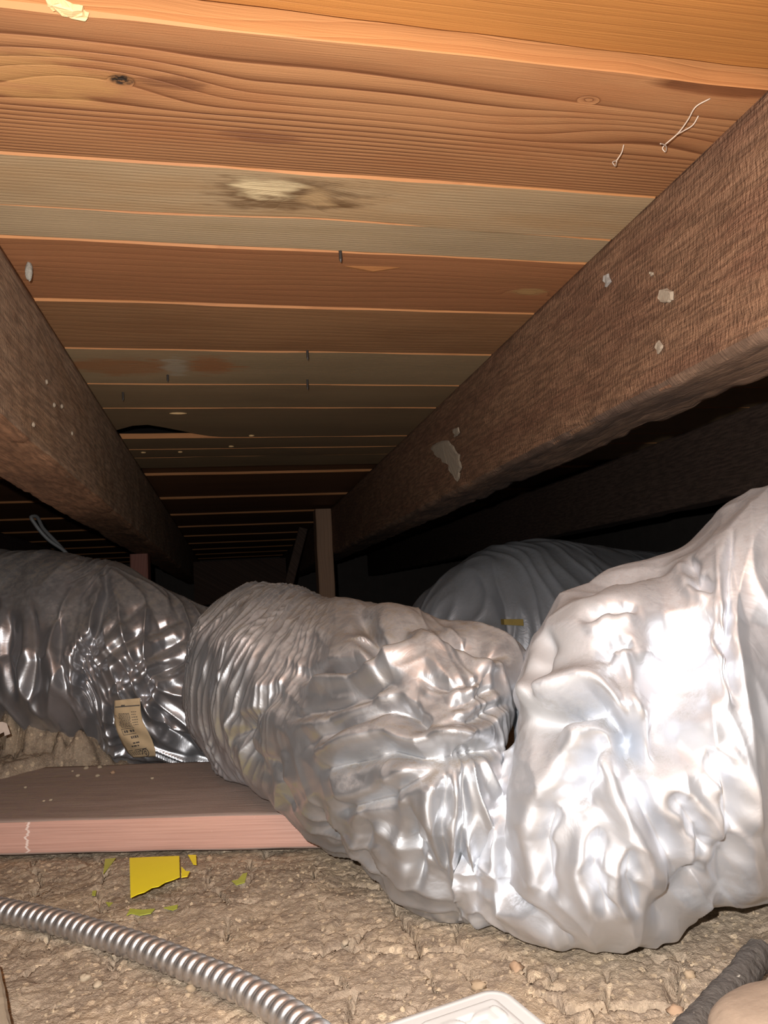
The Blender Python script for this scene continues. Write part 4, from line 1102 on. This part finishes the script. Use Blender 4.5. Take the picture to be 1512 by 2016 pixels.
# ------------------------------------------------------------------ things on the ceiling and the joists
M_NAIL = plain('dark_iron', (0.10, 0.09, 0.085), 0.5, 0.8, 0.3, 200)
def nail(u, v0, v1, label, r=0.0016):
    """a nail tip come through the planks: located where its root meets the plank"""
    root = PZ(u, v0, CEIL); tip = PY(u + 1, v1, root[1])
    L = max(root[2] - tip[2], 0.004)
    prof = [(0.004, r), (0.0, r), (-L * 0.72, r), (-L, r * 0.15)]
    path = np.array([[0.0, 0.0, a] for a, _ in prof]); V = []
    nseg = 8; verts = []; 
    for (z_, rr) in prof:
        for j in range(nseg): verts.append((rr * math.cos(j * math.tau / nseg), rr * math.sin(j * math.tau / nseg), z_))
    faces = [(i * nseg + j, (i + 1) * nseg + j, (i + 1) * nseg + (j + 1) % nseg, i * nseg + (j + 1) % nseg) for i in range(3) for j in range(nseg)]
    faces += [tuple(range(nseg)), tuple(3 * nseg + j for j in range(nseg - 1, -1, -1))]
    o = mesh_obj('nail', verts, faces, M_NAIL); o.location = root
    tag(o, label, 'nail', 'nail tips through the planks')
nail(670, 496, 517, 'nail tip at the far edge of the narrow grey plank, mid ceiling', 0.0018)
nail(605, 690, 710, 'nail tip at the seam of the stained grey plank, centre', 0.0018)
nail(605, 748, 768, 'nail tip right behind the centre one, next plank back', 0.0018)
nail(330, 738, 752, 'nail tip at the seam left of centre', 0.0018)
nail(242, 772, 790, 'nail tip close to the left joist', 0.0018)

def chip(name, px, zf, mat, label, cat, th=0.003, normal='z'):
    rs_ = np.random.RandomState(int(px[0][0] * 7 + px[0][1])); fine = []
    for (p, q) in zip(px, px[1:] + px[:1]):
        L_ = math.hypot(q[0] - p[0], q[1] - p[1])
        for f_ in (0.0, 0.33, 0.66):
            j_ = rs_.randn(2) * L_ * 0.07
            fine.append((p[0] + (q[0] - p[0]) * f_ + j_[0], p[1] + (q[1] - p[1]) * f_ + j_[1]))
    P3 = [zf(u, v) for u, v in fine]; c = np.mean(P3, 0)
    bm = bmesh.new(); vv = [bm.verts.new(p - c) for p in P3]; f = bm.faces.new(vv)
    g = bmesh.ops.extrude_face_region(bm, geom=[f]); ax = {'x': Vector((-1, 0, 0)), 'z': Vector((0, 0, -1))}[normal]
    top = [e for e in g['geom'] if isinstance(e, bmesh.types.BMVert)]
    cc = sum((v_.co for v_ in top), Vector()) / len(top)
    for q, e in enumerate(top): e.co = cc + (e.co - cc) * 0.9 + ax * th * (0.7 + 0.5 * ((q * 37) % 10) / 10)
    bmesh.ops.recalc_face_normals(bm, faces=bm.faces)
    o = bm_obj(name, bm, mat); o.location = c
    return tag(o, label, cat)
M_SPL = wood('torn_pale_wood', (0.74, 0.50, 0.25), (0.6, 0.36, 0.16), 200, 0.4, seed=61.0)
chip('wood_splinter', [(85, -6), (118, -4), (135, 4), (162, 12), (168, 22), (178, 26), (165, 33), (140, 27), (118, 18), (100, 8)], lambda u, v: PZ(u, v, CEIL + 0.0005), M_SPL,
     'pale torn wood splinter hanging at the upper left corner', 'splinter', 0.004)
def pointy_splinter():
    a = PZ(676, 523, CEIL + 0.0003); b = PZ(790, 526, CEIL + 0.0003); mtop = PZ(735, 524, CEIL); tip = PZ(735, 532, CEIL); tipd = PY(735, 536, tip[1])
    tip2 = np.array([tip[0], tip[1] - 0.0005, tip[2] - 0.0015])
    up = np.array([0, 0, 0.002])
    bk = np.array([0, 0.005, 0.001])
    v = [a, mtop, b, tip2, a + bk, b + bk, tip2 + bk]
    c = np.mean(v, 0)
    o = mesh_obj('wood_splinter', [p - c for p in v], [(0, 3, 1), (1, 3, 2), (0, 4, 6, 3), (3, 6, 5, 2), (0, 1, 2, 5, 4), (4, 5, 6)], M_LITEDGE_SPLINTER)
    o.location = c
    bm = bmesh.new(); bm.from_mesh(o.data); bmesh.ops.recalc_face_normals(bm, faces=bm.faces); bm.to_mesh(o.data); bm.free()
    tag(o, 'small pale splinter lifted from the reddish plank, mid ceiling', 'splinter')
pointy_splinter()
M_MUD = plain('dried_mud', (0.36, 0.29, 0.215), 0.95, 0, 0.25, 160, 0.001)
def on_r(u, v): return PX(u, v, XRI - 0.0028)
chip('mud_patch', [(848, 882), (862, 870), (885, 867), (893, 880), (905, 897), (909, 920), (905, 942), (899, 950), (890, 932), (880, 912), (862, 900)], on_r, M_MUD,
     'large pale dried mud patch on the inner face of the right joist', 'mud patch', 0.0022, 'x')
chip('mud_patch', [(1300, 573), (1312, 568), (1325, 574), (1326, 590), (1318, 597), (1304, 595), (1299, 586)], on_r, M_MUD, 'small pale mud spot on the upper part of the right joist', 'mud patch', 0.003, 'x')
chip('mud_patch', [(1280, 535), (1286, 535), (1288, 541), (1282, 544)], on_r, M_MUD, 'tiny pale speck left of the small mud spot on the right joist', 'mud patch', 0.002, 'x')
chip('mud_patch', [(892, 845), (903, 840), (906, 852), (897, 862)], on_r, M_MUD, 'little mud dab just above the large mud patch', 'mud patch', 0.002, 'x')
chip('mud_patch', [(1190, 545), (1200, 538), (1203, 556), (1194, 566)], on_r, plain('grey_mud', (0.36, 0.33, 0.30), 0.9), 'small grey dab near the top edge of the right joist', 'mud patch', 0.003, 'x')
chip('mud_patch', [(1290, 680), (1300, 670), (1306, 685), (1298, 695)], on_r, M_MUD, 'small whitish dab low on the right joist', 'mud patch', 0.002, 'x')
def on_l(u, v): return PX(u, v, XLI + 0.002)
dabs = [(92, 752, 'topmost'), (107, 797, 'left one of the middle pair'), (122, 800, 'right one of the middle pair'), (142, 853, 'lowest'), (66, 836, 'leftmost')]
for q, (u, v, wh) in enumerate(dabs):
    p = on_l(u, v)
    stone('mud_dab', p, 0.002, 0.0035, 0.003, M_MUD, 'small pale mud dab on the left joist, %s' % wh, 'mud dab', 80 + q, 10, 8, 0.25, 'mud dabs on the left joist')
# grey cocoon hanging from the reddish plank by the left joist
c = PZ(54, 520, CEIL); t_ = PY(60, 552, c[1])
coc = stone('insect_cocoon', ((c[0] + t_[0]) / 2, c[1], (c[2] + t_[2]) / 2 + 0.001), 0.0035, 0.0035, (c[2] - t_[2]) / 2 + 0.002, plain('grey_silk', (0.36, 0.33, 0.28), 0.9, 0, 0.5, 400, 0.001),
            'grey insect cocoon hanging from the reddish plank near the left joist', 'cocoon', 90, 20, 16, 0.2)
# pale flakes around the broken hole
for q, (u, v, lb) in enumerate([(350, 814, 'pale wood flake on the plank just in front of the ceiling hole'), (495, 858, 'pale fleck on the plank right of the ceiling hole'), (455, 879, 'pale fleck below the right end of the ceiling hole'),
                                (355, 890, 'pale fleck below the middle of the ceiling hole'), (282, 891, 'pale fleck below the left end of the ceiling hole')]):
    p = PZ(u, v, CEIL - 0.001)
    stone('wood_flake', p, 0.016 if q == 0 else 0.006, 0.005, 0.002, M_SPL, lb, 'flake', 100 + q, 12, 8, 0.25, 'pale flakes around the ceiling hole')

# cobweb strands hanging with dust
M_WEB = plain('dusty_web', (0.62, 0.50, 0.40), 0.9, 0, 0.2, 300)
def strand(pxs, zoff, r=0.0005):
    out = []
    for k_, (u, v) in enumerate(pxs): out.append(PZ(u, v, CEIL - 0.001 - zoff * k_ / max(1, len(pxs) - 1)))
    return spline(out, 24)[0], r
def web(name, strands, label):
    root = empty(name, PZ(strands[0][0][0], strands[0][0][1], CEIL))
    for s_ in strands:
        P_, r_ = strand(s_, 0.012)
        tube_obj('strand', P_ - np.array(root.location), r_, M_WEB, root, 5)
    return tag(root, label, 'cobweb')
web('cobweb', [[(1398, 194), (1370, 210), (1355, 235), (1335, 262), (1310, 284)], [(1375, 228), (1365, 245), (1345, 258), (1332, 265)], [(1310, 284), (1304, 292), (1308, 298), (1312, 290), (1306, 284), (1300, 283)]],
    'longer forked dusty cobweb strand hanging near the right joist')
web('cobweb', [[(1228, 285), (1224, 300), (1214, 316)], [(1214, 316), (1206, 320), (1210, 326), (1214, 318)]], 'short dusty cobweb strand left of the longer forked one')

# wire loop above the left duct
px = [(150, 1120, 1.84), (128, 1086, 1.82), (95, 1062, 1.80), (68, 1030, 1.79), (61, 1018, 1.79), (68, 1016, 1.80), (85, 1040, 1.84), (118, 1075, 1.88), (140, 1100, 1.90)]
P_ = spline([PY(u, v, Y) for u, v, Y in px], 60)[0]
tag(tube_obj('wire_loop', P_, 0.0042, plain('grey_cable', (0.17, 0.17, 0.17), 0.5, 0, 0.2, 60), None, 10), 'loop of grey cable sticking up behind the left part of the duct', 'cable')

# yellow tag on the rear duct
bvhX = bvh_of(VX)
pp = [(992, 1219), (1030, 1219), (1031, 1232), (993, 1230)]
hits = [on_surface(bvhX, u, v, 0.02) for u, v in pp]
if all(h is not None for h in hits):
    q4 = [hits[0], hits[1], hits[2], hits[3]]
    o = mesh_obj('tape_tag', q4 + [h + np.array([0, 0.02, 0]) for h in q4], [(0, 1, 2, 3), (7, 6, 5, 4), (0, 4, 5, 1), (1, 5, 6, 2), (2, 6, 7, 3), (3, 7, 4, 0)], plain('dull_yellow', (0.45, 0.32, 0.08), 0.7), oX)
    o['label'] = 'small dull yellow tag'
